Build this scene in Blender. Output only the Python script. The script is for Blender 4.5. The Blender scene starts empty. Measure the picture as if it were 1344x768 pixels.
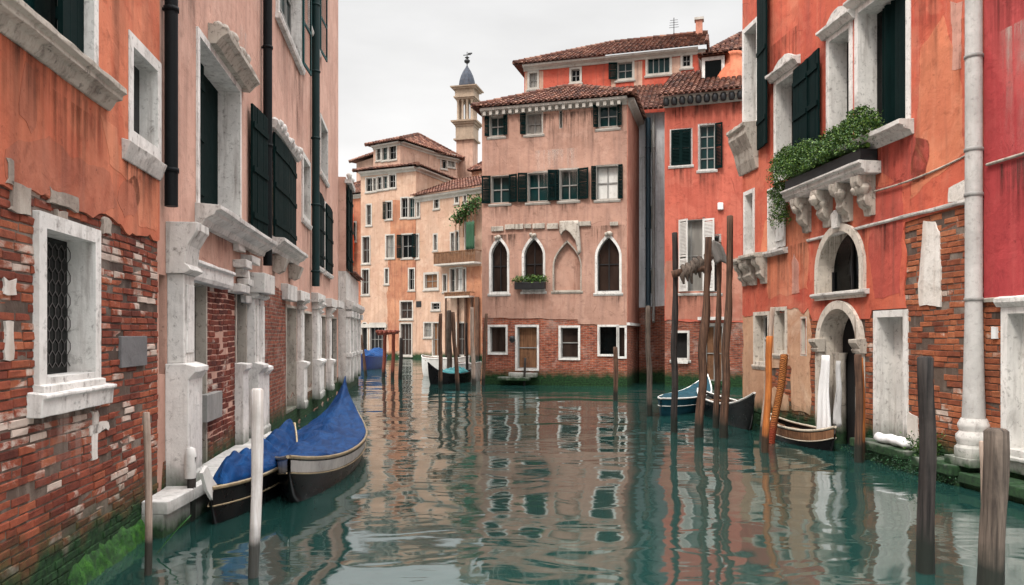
import bpy, math, random
from mathutils import Vector, Matrix, noise
from mathutils.geometry import delaunay_2d_cdt
random.seed(11)
R = math.radians
SC = bpy.context.scene
COL = SC.collection

# ------------------------------------------------------------------ camera, sky, sun, exposure
EYE = 2.2
cam_d = bpy.data.cameras.new('camera'); cam = bpy.data.objects.new('camera', cam_d); COL.objects.link(cam)
cam.location = (0, 0, EYE); cam.rotation_euler = (R(90), 0, 0)
cam_d.sensor_width = 36; cam_d.lens = 36 * 1000 / 1344
cam_d.shift_y = 56 / 1344; cam_d.clip_start = 0.05; cam_d.clip_end = 3000
SC.camera = cam
SC.view_settings.view_transform = 'Standard'; SC.view_settings.look = 'None'
SC.view_settings.exposure = 0.9; SC.view_settings.gamma = 1; SC.view_settings.use_curve_mapping = False
SC.render.engine = 'CYCLES'
SC.cycles.max_bounces = 6; SC.cycles.diffuse_bounces = 2; SC.cycles.glossy_bounces = 3
SC.cycles.use_denoising = True

SUN_TO = Vector((-0.34, -0.46, 0.82)).normalized()      # direction to the (veiled) sun
w = bpy.data.worlds.new('World'); SC.world = w; w.use_nodes = True
nt = w.node_tree; nt.nodes.clear()
def _n(t, **k):
    n = nt.nodes.new(t)
    for a, b in k.items(): setattr(n, a, b)
    return n
sky = _n('ShaderNodeTexSky', sky_type='NISHITA', sun_disc=False, sun_elevation=math.asin(SUN_TO.z),
         sun_rotation=math.atan2(SUN_TO.x, SUN_TO.y), air_density=1.0, dust_density=4.0)
hsv = _n('ShaderNodeHueSaturation'); hsv.inputs['Saturation'].default_value = 0.12; hsv.inputs['Value'].default_value = 0.55
nt.links.new(sky.outputs[0], hsv.inputs['Color'])
tc = _n('ShaderNodeTexCoord'); sep = _n('ShaderNodeSeparateXYZ'); nt.links.new(tc.outputs['Generated'], sep.inputs[0])
ov = _n('ShaderNodeValToRGB')                                # overcast dome: about three times brighter overhead
nt.links.new(sep.outputs['Z'], ov.inputs[0])
e = ov.color_ramp.elements
e[0].position = 0.0; e[0].color = (0.66, 0.645, 0.625, 1)
e[1].position = 0.24; e[1].color = (0.575, 0.57, 0.565, 1)
e2 = e.new(0.43); e2.color = (0.49, 0.49, 0.49, 1)
e3 = e.new(0.64); e3.color = (2.2, 2.2, 2.22, 1)
e3 = e.new(1.0); e3.color = (4.2, 4.2, 4.25, 1)
mp = _n('ShaderNodeMapping'); mp.inputs['Scale'].default_value = (1.0, 1.0, 3.2); nt.links.new(tc.outputs['Generated'], mp.inputs[0])
cn = _n('ShaderNodeTexNoise'); cn.inputs['Scale'].default_value = 2.2; cn.inputs['Detail'].default_value = 7; cn.inputs['Roughness'].default_value = 0.52
nt.links.new(mp.outputs[0], cn.inputs['Vector'])
cr = _n('ShaderNodeMapRange'); cr.inputs['From Min'].default_value = 0.3; cr.inputs['From Max'].default_value = 0.7
cr.inputs['To Min'].default_value = 8.0; cr.inputs['To Max'].default_value = 10.8; nt.links.new(cn.outputs[0], cr.inputs['Value'])
mul = _n('ShaderNodeVectorMath', operation='SCALE'); nt.links.new(ov.outputs[0], mul.inputs[0]); nt.links.new(cr.outputs[0], mul.inputs['Scale'])
mx = _n('ShaderNodeMixRGB'); mx.inputs[0].default_value = 0.9
nt.links.new(hsv.outputs[0], mx.inputs[1]); nt.links.new(mul.outputs[0], mx.inputs[2])
bg = _n('ShaderNodeBackground'); bg.inputs['Strength'].default_value = 0.10; nt.links.new(mx.outputs[0], bg.inputs[0])
wo = _n('ShaderNodeOutputWorld'); nt.links.new(bg.outputs[0], wo.inputs[0])

sd = bpy.data.lights.new('sun', 'SUN'); sd.energy = 1.5; sd.angle = R(10); sd.color = (1.0, 0.95, 0.87)
so = bpy.data.objects.new('sun', sd); COL.objects.link(so)
so.rotation_euler = (-SUN_TO).to_track_quat('-Z', 'Y').to_euler(); so.location = (-10, -30, 40)

# ------------------------------------------------------------------ node helpers
class NT:
    def __init__(s, name):
        s.m = bpy.data.materials.new(name); s.m.use_nodes = True
        s.t = s.m.node_tree; s.t.nodes.clear()
        s.out = s.t.nodes.new('ShaderNodeOutputMaterial')
        s.b = s.t.nodes.new('ShaderNodeBsdfPrincipled'); s.t.links.new(s.b.outputs[0], s.out.inputs[0])
        c = s.t.nodes.new('ShaderNodeTexCoord'); s.obj = c.outputs['Object']; s.uv = c.outputs['UV']
    def n(s, t, **k):
        x = s.t.nodes.new(t)
        for a, b in k.items(): setattr(x, a, b)
        return x
    def set(s, sock, v):
        if hasattr(v, 'links') or hasattr(v, 'is_output'): s.t.links.new(v, sock)
        else: sock.default_value = v
    def map(s, v, sc=(1, 1, 1), loc=(0, 0, 0), rot=(0, 0, 0)):
        x = s.n('ShaderNodeMapping'); s.set(x.inputs[0], v)
        x.inputs['Scale'].default_value = sc; x.inputs['Location'].default_value = loc; x.inputs['Rotation'].default_value = rot
        return x.outputs[0]
    def noise(s, v, scale=1, detail=6, rough=.55, dist=0):
        x = s.n('ShaderNodeTexNoise'); s.set(x.inputs['Vector'], v)
        for k, q in (('Scale', scale), ('Detail', detail), ('Roughness', rough), ('Distortion', dist)): x.inputs[k].default_value = q
        return x.outputs[0]
    def vor(s, v, scale=1, feature='F1'):
        x = s.n('ShaderNodeTexVoronoi', feature=feature); s.set(x.inputs['Vector'], v); x.inputs['Scale'].default_value = scale
        return x.outputs[0]
    def ramp(s, f, stops, interp='LINEAR'):
        x = s.n('ShaderNodeValToRGB'); s.set(x.inputs[0], f); el = x.color_ramp.elements; x.color_ramp.interpolation = interp
        for i, (p, c) in enumerate(stops):
            q = el[i] if i < 2 else el.new(p)
            q.position = p; q.color = (*c, 1) if len(c) == 3 else c
        return x.outputs[0]
    def step(s, f, a, b):
        x = s.n('ShaderNodeMapRange'); s.set(x.inputs['Value'], f)
        x.inputs['From Min'].default_value = a; x.inputs['From Max'].default_value = b
        return x.outputs[0]
    def math(s, op, a, b=0.0):
        x = s.n('ShaderNodeMath', operation=op); s.set(x.inputs[0], a); s.set(x.inputs[1], b); return x.outputs[0]
    def mix(s, f, a, b, blend='MIX'):
        x = s.n('ShaderNodeMixRGB', blend_type=blend); s.set(x.inputs[0], f)
        for i, v in ((1, a), (2, b)):
            s.set(x.inputs[i], (*v, 1) if isinstance(v, tuple) and len(v) == 3 else v)
        return x.outputs[0]
    def bump(s, h, strength=.5, dist=.02, prev=None):
        x = s.n('ShaderNodeBump'); s.set(x.inputs['Height'], h)
        x.inputs['Strength'].default_value = strength; x.inputs['Distance'].default_value = dist
        if prev is not None: s.t.links.new(prev, x.inputs['Normal'])
        return x.outputs[0]
    def island(s): return s.n('ShaderNodeNewGeometry').outputs['Random Per Island']
    def orand(s): return s.n('ShaderNodeObjectInfo').outputs['Random']
    def xyz(s, v):
        x = s.n('ShaderNodeSeparateXYZ'); s.set(x.inputs[0], v); return x.outputs
    def done(s, col, rough=.85, normal=None, spec=.3, metal=0):
        s.set(s.b.inputs['Base Color'], (*col, 1) if isinstance(col, tuple) and len(col) == 3 else col)
        s.set(s.b.inputs['Roughness'], rough); s.b.inputs['Specular IOR Level'].default_value = spec
        s.b.inputs['Metallic'].default_value = metal
        if normal is not None: s.t.links.new(normal, s.b.inputs['Normal'])
        return s.m

def dk(c, k): return tuple(x * k for x in c)

def algae(s, col, z, top=.45):
    """tide line: green weed growing on whatever stands in the water"""
    nz = s.noise(s.map(s.obj, (2.2, 2.2, 1.2)), 1.5, 5)
    lvl = s.math('ADD', z, s.math('MULTIPLY', nz, -.55))
    f = s.step(lvl, top - .02, top - .42)
    weed = s.ramp(s.noise(s.obj, 14, 4), [(.3, (.006, .016, .008)), (.7, (.022, .062, .02))])
    return s.mix(f, col, weed)

def plaster(name, base, dark, pale, stain=(.08, .05, .04), pale_amt=.5, tide=True, fine=1.0, rough=.9):
    s = NT(name)
    big = s.noise(s.obj, .55, 9, .62, .4)
    col = s.mix(s.step(big, .40, .60), dark, base)
    col = s.mix(s.math('MULTIPLY', s.step(s.noise(s.map(s.obj, (1, 1, 1), (7, 3, 1)), .9, 8, .6, .6), .52, .74), pale_amt), col, pale)
    rep = s.noise(s.map(s.obj, (.8, .8, .55), (11, 4, 6)), .7, 3, .45, .8)
    col = s.mix(s.math('MULTIPLY', s.step(rep, .53, .555), .38), col, dk(base, .72))
    rep2 = s.noise(s.map(s.obj, (.7, .7, .6), (1, 14, 3)), .8, 4, .5, 1.0)
    col = s.mix(s.math('MULTIPLY', s.step(rep2, .57, .59), .42), col, tuple(.55 * a + .45 * b for a, b in zip(base, pale)))
    streak = s.noise(s.map(s.obj, (2.6, 2.6, .16)), 1.6, 7, .6, .2)
    col = s.mix(s.math('MULTIPLY', s.step(streak, .50, .70), .55), col, stain)
    streak2 = s.noise(s.map(s.obj, (5, 5, .22), (3, 1, 9)), 1.3, 6, .6)
    col = s.mix(s.math('MULTIPLY', s.step(streak2, .55, .8), .30), col, pale)
    grime = s.noise(s.obj, 6 * fine, 8, .7, .3)
    col = s.mix(s.math('MULTIPLY', s.step(grime, .54, .70), .6), col, dk(dark, .55))
    spots = s.noise(s.map(s.obj, (1, 1, 1), (4, 9, 2)), 17 * fine, 3, .5)
    col = s.mix(s.math('MULTIPLY', s.step(spots, .69, .74), .5), col, dk(dark, .3))
    crack = s.vor(s.mix(.25, s.map(s.obj, (.6, .6, .6)), s.n('ShaderNodeTexNoise').outputs[1]), 1.5 * fine, 'DISTANCE_TO_EDGE')
    cm = s.math('MULTIPLY', s.step(crack, .007, .0), s.step(s.noise(s.obj, .8, 2), .55, .62))
    col = s.mix(s.math('MULTIPLY', cm, .6), col, dk(dark, .3))
    if tide: col = algae(s, col, s.xyz(s.obj)[2])
    b = s.bump(s.noise(s.obj, 2.2, 8, .6, .3), .7, .05)
    b = s.bump(s.noise(s.obj, 45, 6, .65), .35, .008, b)
    return s.done(col, rough, b, .2)

def brickmat(name, c1, c2, mortar, pale=(.5, .42, .36), pale_amt=.5, tide=True, sc=1.0):
    """courses for walls seen from afar (laid out in metres along the wall by UV)"""
    s = NT(name)
    wob = s.n('ShaderNodeTexNoise'); s.set(wob.inputs['Vector'], s.uv); wob.inputs['Scale'].default_value = 1.2
    uvw = s.mix(.02, s.uv, wob.outputs[1], 'ADD')
    br = s.n('ShaderNodeTexBrick', offset=.5); s.set(br.inputs['Vector'], uvw)
    for k, q in (('Scale', 1.0), ('Brick Width', .25 * sc), ('Row Height', .075 * sc), ('Mortar Size', .010 * sc), ('Mortar Smooth', .4), ('Bias', 0.0)): br.inputs[k].default_value = q
    br.inputs['Color1'].default_value = (*c1, 1); br.inputs['Color2'].default_value = (*c2, 1); br.inputs['Mortar'].default_value = (*mortar, 1)
    var = s.noise(s.map(s.uv, (4.1, 13, 1)), 1.0, 1)
    col = s.mix(.75, br.outputs[0], s.ramp(var, [(.3, (.35, .3, .3)), (.5, (1, 1, 1)), (.72, (1.5, 1.35, 1.2))]), 'MULTIPLY')
    wash = s.noise(s.map(s.obj, (1, 1, 1), (2, 0, 5)), 1.1, 8, .65, .5)
    col = s.mix(s.math('MULTIPLY', s.step(wash, .55, .68), pale_amt), col, pale)
    dirt = s.noise(s.obj, 2.3, 7, .65)
    col = s.mix(s.math('MULTIPLY', s.step(dirt, .52, .72), .55), col, (.035, .022, .018))
    if tide: col = algae(s, col, s.xyz(s.obj)[2], .5)
    h = s.math('ADD', s.math('MULTIPLY', br.outputs[1], -1.0), s.math('MULTIPLY', s.noise(s.obj, 22, 5), .5))
    return s.done(col, .92, s.bump(h, .8, .014), .15)

def brickgeo(name, stops, wash_col=(.55, .47, .40), wash=(.585, .655), dirt_amt=.5):
    """for walls whose bricks are built one by one: colour differs brick by brick"""
    s = NT(name)
    hue = s.math('ADD', s.math('MULTIPLY', s.island(), .46), s.math('MULTIPLY', s.math('SUBTRACT', s.noise(s.map(s.obj, (.8, .8, 1.1), (3, 3, 8)), 1.6, 6, .62, .4), .28), 1.15))
    col = s.ramp(hue, stops)
    col = s.mix(.5, col, s.ramp(s.noise(s.obj, 9, 6, .65), [(.3, (.45, .42, .42)), (.6, (1.1, 1.05, 1.0))]), 'MULTIPLY')
    ws = s.noise(s.map(s.obj, (.9, .9, 1.5)), 1.25, 9, .66, .5)
    ws = s.math('ADD', ws, s.math('MULTIPLY', s.math('SUBTRACT', s.island(), .5), .22))
    col = s.mix(s.math('MULTIPLY', s.step(ws, *wash), .8), col, wash_col)
    d = s.noise(s.map(s.obj, (1, 1, 1.3), (5, 2, 1)), 1.7, 8, .68, .4)
    col = s.mix(s.math('MULTIPLY', s.step(d, .5, .7), dirt_amt), col, (.03, .018, .016))
    col = algae(s, col, s.xyz(s.obj)[2], .5)
    b = s.bump(s.noise(s.obj, 30, 8, .7), .7, .012)
    b = s.bump(s.noise(s.obj, 7, 4, .6), .5, .02, b)
    return s.done(col, .9, b, .2)

def stone(name, base=(.52, .50, .46), dark=(.20, .18, .16), tide=True, dirt=.6, sc=1.0, top=.42):
    s = NT(name)
    col = s.mix(s.step(s.noise(s.obj, 1.6 * sc, 8, .65, .4), .38, .62), dk(base, .78), base)
    st = s.noise(s.map(s.obj, (5, 5, .5)), 1.6 * sc, 8, .65)
    col = s.mix(s.math('MULTIPLY', s.step(st, .52, .74), dirt), col, dark)
    crust = s.noise(s.map(s.obj, (1.6, 1.6, .5), (3, 5, 2)), 2.6 * sc, 9, .72, .1)
    col = s.mix(s.math('MULTIPLY', s.step(crust, .55, .72), dirt * .8), col, dk(dark, .6))
    g = s.noise(s.obj, 11 * sc, 8, .7, .3)
    col = s.mix(s.math('MULTIPLY', s.step(g, .55, .68), dirt * .9), col, dk(dark, .45))
    if tide: col = algae(s, col, s.xyz(s.obj)[2], top)
    b = s.bump(s.noise(s.obj, 18 * sc, 8, .7), .55, .012)
    b = s.bump(s.noise(s.obj, 4 * sc, 5, .6), .4, .025, b)
    return s.done(col, .8, b, .3)

def wood(name, c1, c2, tide=True, rough=.8, grain=(16, 16, .7)):
    s = NT(name)
    g = s.noise(s.map(s.obj, grain), 1.5, 8, .65, .6)
    col = s.mix(s.step(g, .34, .66), c1, c2)
    g2 = s.noise(s.obj, 2.4, 6, .6)
    col = s.mix(s.math('MULTIPLY', s.step(g2, .5, .7), .6), col, dk(c1, .5))
    if tide:
        z = s.xyz(s.obj)[2]
        wet = s.step(s.math('ADD', z, s.math('MULTIPLY', s.noise(s.obj, 4, 4), -.35)), .32, .12)
        col = s.mix(s.math('MULTIPLY', wet, .92), col, (.012, .016, .012))
    return s.done(col, rough, s.bump(g, .8, .012), .25)

def paint(name, c, rough=.45, var=.35, dirt=(.02, .02, .02), dirt_amt=.4, spec=.4, metal=0, bump=.15):
    s = NT(name)
    f = s.noise(s.map(s.obj, (3, 3, .8)), 2.0, 7, .62)
    col = s.mix(s.step(f, .35, .68), dk(c, 1 - var), c)
    d = s.noise(s.obj, 8, 7, .68)
    col = s.mix(s.math('MULTIPLY', s.step(d, .55, .72), dirt_amt), col, dirt)
    return s.done(col, s.math('ADD', s.math('MULTIPLY', d, .3), rough - .1), s.bump(s.noise(s.obj, 24, 5), bump, .01), spec, metal)

M = {}
M['terracotta'] = plaster('terracotta_plaster', (.55, .155, .08), (.38, .095, .052), (.60, .27, .16), stain=(.17, .07, .045), pale_amt=.5, tide=False)
M['pinkish'] = plaster('dusty_pink_plaster', (.55, .33, .255), (.44, .25, .19), (.60, .40, .32), stain=(.27, .155, .12), tide=False)
M['rose'] = plaster('rose_plaster', (.44, .255, .19), (.34, .19, .14), (.50, .32, .25), stain=(.19, .115, .095), fine=.7)
M['coral'] = plaster('coral_red_plaster', (.50, .125, .082), (.42, .098, .065), (.54, .19, .13), stain=(.25, .05, .035), pale_amt=.35, fine=.7)
M['coral_old'] = plaster('faded_coral_plaster', (.44, .19, .13), (.34, .13, .09), (.5, .28, .21), fine=.7, tide=False)
M['redhouse'] = plaster('red_house_plaster', (.54, .125, .07), (.42, .075, .046), (.60, .25, .155), stain=(.24, .075, .055), pale_amt=.6, tide=False)
M['crimson'] = plaster('crimson_plaster', (.43, .058, .058), (.33, .042, .045), (.50, .13, .11), stain=(.22, .035, .035), pale_amt=.5, tide=False)
M['upper_red'] = plaster('scarlet_plaster', (.46, .085, .05), (.37, .064, .04), (.50, .16, .11), fine=.6, pale_amt=.3)
M['peach'] = plaster('peach_plaster', (.49, .325, .235), (.41, .25, .175), (.55, .41, .32), stain=(.3, .17, .10), fine=.5, pale_amt=.4)
M['peach_pink'] = plaster('pale_pink_plaster', (.48, .30, .225), (.39, .235, .17), (.54, .38, .30), fine=.5, pale_amt=.4)
M['orange'] = plaster('orange_plaster', (.42, .19, .105), (.30, .12, .07), (.50, .28, .18), fine=.6)
M['russet'] = plaster('russet_plaster', (.42, .16, .09), (.3, .1, .06), (.5, .28, .17), fine=.5)
M['grey_wall'] = plaster('grey_blue_plaster', (.58, .59, .60), (.46, .46, .47), (.64, .64, .64), stain=(.18, .15, .14), fine=.6)
M['tan'] = plaster('tan_plaster', (.52, .32, .20), (.42, .22, .13), (.64, .50, .38), stain=(.36, .19, .12), fine=1.2, pale_amt=.95)
M['whitewash'] = plaster('white_plaster_patch', (.68, .64, .59), (.5, .44, .38), (.74, .71, .67), stain=(.3, .2, .15), tide=False)
M['pinkpatch'] = plaster('pink_plaster_patch', (.56, .30, .23), (.45, .2, .15), (.6, .38, .3), tide=False)
M['mortar'] = plaster('old_mortar', (.12, .085, .065), (.05, .033, .027), (.36, .30, .25), fine=2, pale_amt=.6)
M['mortar_pale'] = plaster('pale_lime_mortar', (.42, .36, .30), (.24, .19, .155), (.5, .46, .4), fine=2, tide=False)
M['under_terracotta'] = plaster('brown_undercoat', (.44, .135, .075), (.32, .095, .055), (.52, .22, .14), stain=(.15, .06, .045), tide=False)
M['under_red'] = plaster('dark_red_undercoat', (.45, .085, .06), (.34, .06, .045), (.52, .17, .12), tide=False)
M['under_orange'] = plaster('orange_overcoat', (.60, .20, .105), (.50, .14, .075), (.66, .32, .20), tide=False)
M['brick'] = brickmat('weathered_brick', (.30, .085, .045), (.20, .052, .032), (.26, .19, .15), pale_amt=.3)
M['brick_tan'] = brickmat('tan_brick', (.36, .17, .095), (.26, .10, .06), (.36, .28, .22), pale=(.56, .45, .34), pale_amt=.6)
M['brick_dark'] = brickmat('dark_brick', (.24, .07, .04), (.15, .045, .03), (.2, .15, .12), pale_amt=.4)
M['bricks_left'] = brickgeo('red_bricks', [(0, (.045, .014, .011)), (.25, (.13, .033, .021)), (.5, (.235, .058, .032)), (.75, (.33, .10, .048)), (.94, (.40, .16, .085)), (1, (.50, .36, .27))])
M['bricks_dark'] = brickgeo('dark_red_bricks', [(0, (.03, .010, .009)), (.4, (.11, .026, .018)), (.8, (.20, .048, .028)), (1, (.30, .12, .08))], wash=(.62, .70))
M['bricks_right'] = brickgeo('orange_bricks', [(0, (.08, .022, .014)), (.3, (.22, .064, .032)), (.6, (.34, .11, .05)), (.88, (.42, .17, .085)), (1, (.52, .34, .24))], wash=(.64, .72), dirt_amt=.5)
M['stone'] = stone('istrian_stone', (.60, .57, .53), (.17, .14, .12), dirt=.75)
M['stone_white'] = stone('white_stone', (.70, .67, .63), (.22, .18, .155), dirt=.7)
M['stone_walk'] = stone('worn_white_paving', (.58, .555, .52), (.27, .23, .20), dirt=.5, top=.16)
M['stone_dark'] = stone('weathered_stone', (.44, .39, .33), (.10, .075, .06), dirt=.85)
M['stone_tan'] = stone('tan_weathered_stone', (.60, .53, .45), (.16, .115, .085), dirt=.85)
M['tower_stone'] = stone('tower_stone', (.36, .27, .195), (.17, .11, .08), tide=False, dirt=.6, sc=.6)
M['stone_far'] = stone('pale_trim', (.47, .43, .38), (.28, .22, .18), tide=False, dirt=.5, sc=.6)
M['plaque'] = stone('slate_plaque', (.15, .145, .145), (.08, .075, .075), tide=False, dirt=.4)
M['green_dark'] = paint('dark_green_paint', (.002, .0115, .011), .7, dirt=(.009, .015, .014), dirt_amt=.25, spec=.05, bump=.05)
M['green_teal'] = paint('teal_green_paint', (.006, .06, .06), .55, spec=.15, bump=.05)
M['pipe_dark'] = paint('dark_pipe_paint', (.007, .009, .010), .55, spec=.12)
M['pipe_green'] = paint('green_pipe_paint', (.005, .025, .025), .5, spec=.2)
M['pipe_teal'] = paint('teal_pipe_paint', (.02, .05, .07), .35)
M['zinc'] = stone('concrete_pipe', (.47, .45, .425), (.26, .23, .2), tide=False, dirt=.45, sc=1.3)
M['white_paint'] = paint('old_white_paint', (.66, .64, .60), .5, var=.2, dirt=(.25, .2, .16), dirt_amt=.5)
M['sash'] = paint('grey_sash_paint', (.30, .29, .27), .5)
M['brown_wood'] = wood('brown_wood', (.10, .045, .022), (.24, .12, .06), tide=False)
M['wood_grey'] = wood('grey_timber', (.030, .023, .019), (.15, .115, .09))
M['wood_brown'] = wood('brown_timber', (.028, .016, .011), (.15, .08, .05))
M['wood_dark'] = wood('black_timber', (.009, .008, .008), (.055, .045, .04))
M['wood_white'] = wood('white_painted_pole', (.44, .37, .32), (.72, .69, .66), rough=.75, grain=(22, 22, .5))
M['wood_pale'] = wood('pale_peeled_timber', (.22, .15, .11), (.42, .33, .27))
M['wood_orange'] = wood('orange_painted_timber', (.26, .07, .018), (.50, .17, .04))
M['wood_red'] = wood('red_brown_timber', (.11, .026, .018), (.22, .06, .035))
M['iron_worn'] = paint('rusty_wire', (.10, .09, .085), .6, spec=.1)
M['grey_white'] = paint('greyed_white_cloth', (.46, .45, .44), .9, var=.2, dirt_amt=.2)
M['iron'] = paint('black_iron', (.012, .012, .013), .45)
M['black_gloss'] = paint('black_lacquer', (.003, .0032, .004), .25, var=.3, dirt=(.012, .011, .010), dirt_amt=.3, spec=.3)
M['brass'] = paint('worn_brass', (.42, .33, .20), .35, metal=.6)
M['silver'] = paint('worn_silver_trim', (.50, .48, .45), .35, metal=.35, dirt=(.1, .09, .08))
M['teal_boat'] = paint('teal_boat_paint', (.004, .045, .065), .55, dirt=(.008, .02, .025), spec=.12)
M['navy_boat'] = paint('navy_boat_paint', (.012, .04, .17), .35)
M['cream_boat'] = paint('cream_boat_paint', (.52, .45, .35), .45, dirt=(.1, .07, .05))
M['red_cloth'] = paint('orange_red_cloth', (.55, .07, .02), .9, var=.4, dirt_amt=.1)
M['white_cloth'] = paint('white_cloth', (.70, .69, .68), .9, var=.12, dirt=(.35, .33, .3), dirt_amt=.25)
M['grey_cloth'] = paint('grey_cloth', (.20, .185, .17), .9, var=.4)
M['teal_cover'] = paint('turquoise_tarp', (.015, .20, .21), .5)
M['green_cloth'] = paint('green_awning', (.025, .085, .04), .8)
M['lead'] = paint('lead_sheet', (.055, .065, .085), .6, var=.4, dirt=(.16, .09, .06), dirt_amt=.7, spec=.15)
M['white_plastic'] = paint('white_plastic', (.72, .72, .71), .4, var=.1, dirt_amt=.15)

def glass(name, base, rough=.06, var=.5, spec=.22):
    s = NT(name)
    f = s.noise(s.map(s.obj, (1.5, 1.5, .3)), 1.8, 3)
    col = s.mix(s.math('MULTIPLY', s.step(f, .4, .6), var), base, dk(base, .25))
    return s.done(col, rough, s.bump(s.noise(s.obj, 2.5, 2), .15, .02), spec)
M['glass'] = glass('dark_glass', (.002, .003, .003), spec=.10)
M['glass_teal'] = glass('teal_glass', (.006, .028, .028))
M['glass_brown'] = glass('brown_glass', (.035, .022, .017), .12)
M['glass_pale'] = glass('curtained_glass', (.30, .28, .25), .25)
M['dark'] = paint('painted_dark_interior', (.010, .009, .009), .9, dirt_amt=0)  # near-black sheet: the shade inside openings is put into its colour

def tarp():
    s = NT('blue_tarpaulin')
    f = s.noise(s.map(s.obj, (1.4, 5, 3)), 1.6, 7, .6, 1.0)
    col = s.mix(s.step(f, .36, .68), (.0015, .022, .085), (.003, .050, .165))
    d = s.noise(s.obj, 9, 7, .7)
    col = s.mix(s.math('MULTIPLY', s.step(d, .56, .7), .4), col, (.003, .012, .045))
    b = s.bump(f, .6, .05); b = s.bump(s.noise(s.obj, 60, 4), .25, .004, b)
    return s.done(col, .6, b, .10)
M['tarp'] = tarp()

def leafm(name, a, b):
    s = NT(name)
    col = s.ramp(s.island(), [(0, dk(a, .5)), (.5, a), (1, b)])
    s.done(col, .5, None, .35)
    return s.m
M['leaf'] = leafm('hedge_leaf', (.032, .090, .012), (.13, .21, .03))
M['leaf_dark'] = leafm('dark_leaf', (.025, .07, .012), (.07, .14, .02))
M['moss'] = None
M['weed'] = leafm('weed_leaf', (.012, .085, .010), (.05, .25, .02))
M['weed_dark'] = leafm('dark_weed_leaf', (.008, .04, .014), (.025, .10, .03))

def tiles():
    s = NT('terracotta_roof_tiles')
    col = s.ramp(s.island(), [(0, (.05, .024, .019)), (.35, (.105, .042, .030)), (.7, (.155, .065, .043)), (1, (.23, .12, .085))])
    f = s.noise(s.obj, 1.1, 8, .65)
    col = s.mix(s.math('MULTIPLY', s.step(f, .48, .68), .65), col, (.05, .034, .028))
    g = s.noise(s.obj, 5, 6, .65)
    col = s.mix(s.math('MULTIPLY', s.step(g, .58, .7), .5), col, (.24, .19, .13))
    return s.done(col, .9, s.bump(s.noise(s.obj, 20, 5), .4, .02), .15)
M['tiles'] = tiles()

def rope():
    s = NT('orange_rope_wrap')
    x = s.n('ShaderNodeTexWave', bands_direction='DIAGONAL'); s.set(x.inputs['Vector'], s.map(s.obj, (6, 6, 14))); x.inputs['Scale'].default_value = 1.2; x.inputs['Distortion'].default_value = 5
    col = s.mix(s.step(x.outputs[1], .3, .6), (.10, .032, .012), (.36, .13, .035))
    z = s.xyz(s.obj)[2]
    col = s.mix(s.math('MULTIPLY', s.step(z, .55, .25), .85), col, (.17, .022, .012))
    return s.done(col, .85, s.bump(x.outputs[1], .8, .015), .2)
M['rope'] = rope()

def stainmat(name, c, amt):
    """soot and rust washed down from a ledge: a thin film, clear between the runs"""
    s = NT(name)
    g = s.n('ShaderNodeTexCoord').outputs['Generated']; z = s.xyz(g)[2]; x = s.xyz(g)[0]
    run = s.noise(s.map(s.obj, (9, 9, .35)), 1.4, 6, .65, .15)
    f = s.math('MULTIPLY', s.step(run, .40, .66), s.math('POWER', z, 1.3))
    br = s.noise(s.map(s.obj, (1.5, 1.5, 1)), 1.3, 4)
    edge = s.math('MULTIPLY', s.step(x, 0, .12), s.step(x, 1, .88))
    f = s.math('MULTIPLY', s.math('MULTIPLY', f, s.step(br, .3, .6)), s.math('MULTIPLY', edge, amt))
    s.set(s.b.inputs['Base Color'], (*c, 1)); s.b.inputs['Roughness'].default_value = .95; s.b.inputs['Specular IOR Level'].default_value = .05
    s.t.links.new(f, s.b.inputs['Alpha'])
    return s.m
M['stain'] = stainmat('soot_runs', (.035, .024, .02), .85)
M['stain_pale'] = stainmat('lime_runs', (.62, .52, .45), .7)
M['stain_rust'] = stainmat('rust_runs', (.16, .045, .022), .8)

def moss():
    s = NT('wet_green_algae')
    f = s.noise(s.obj, 9, 8, .7, .3)
    col = s.ramp(f, [(.30, (.006, .022, .008)), (.5, (.018, .085, .012)), (.72, (.07, .23, .02))])
    b = s.bump(s.noise(s.obj, 55, 6, .75), .9, .015); b = s.bump(f, .6, .03, b)
    return s.done(col, .55, b, .35)
M['moss'] = moss()
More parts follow.
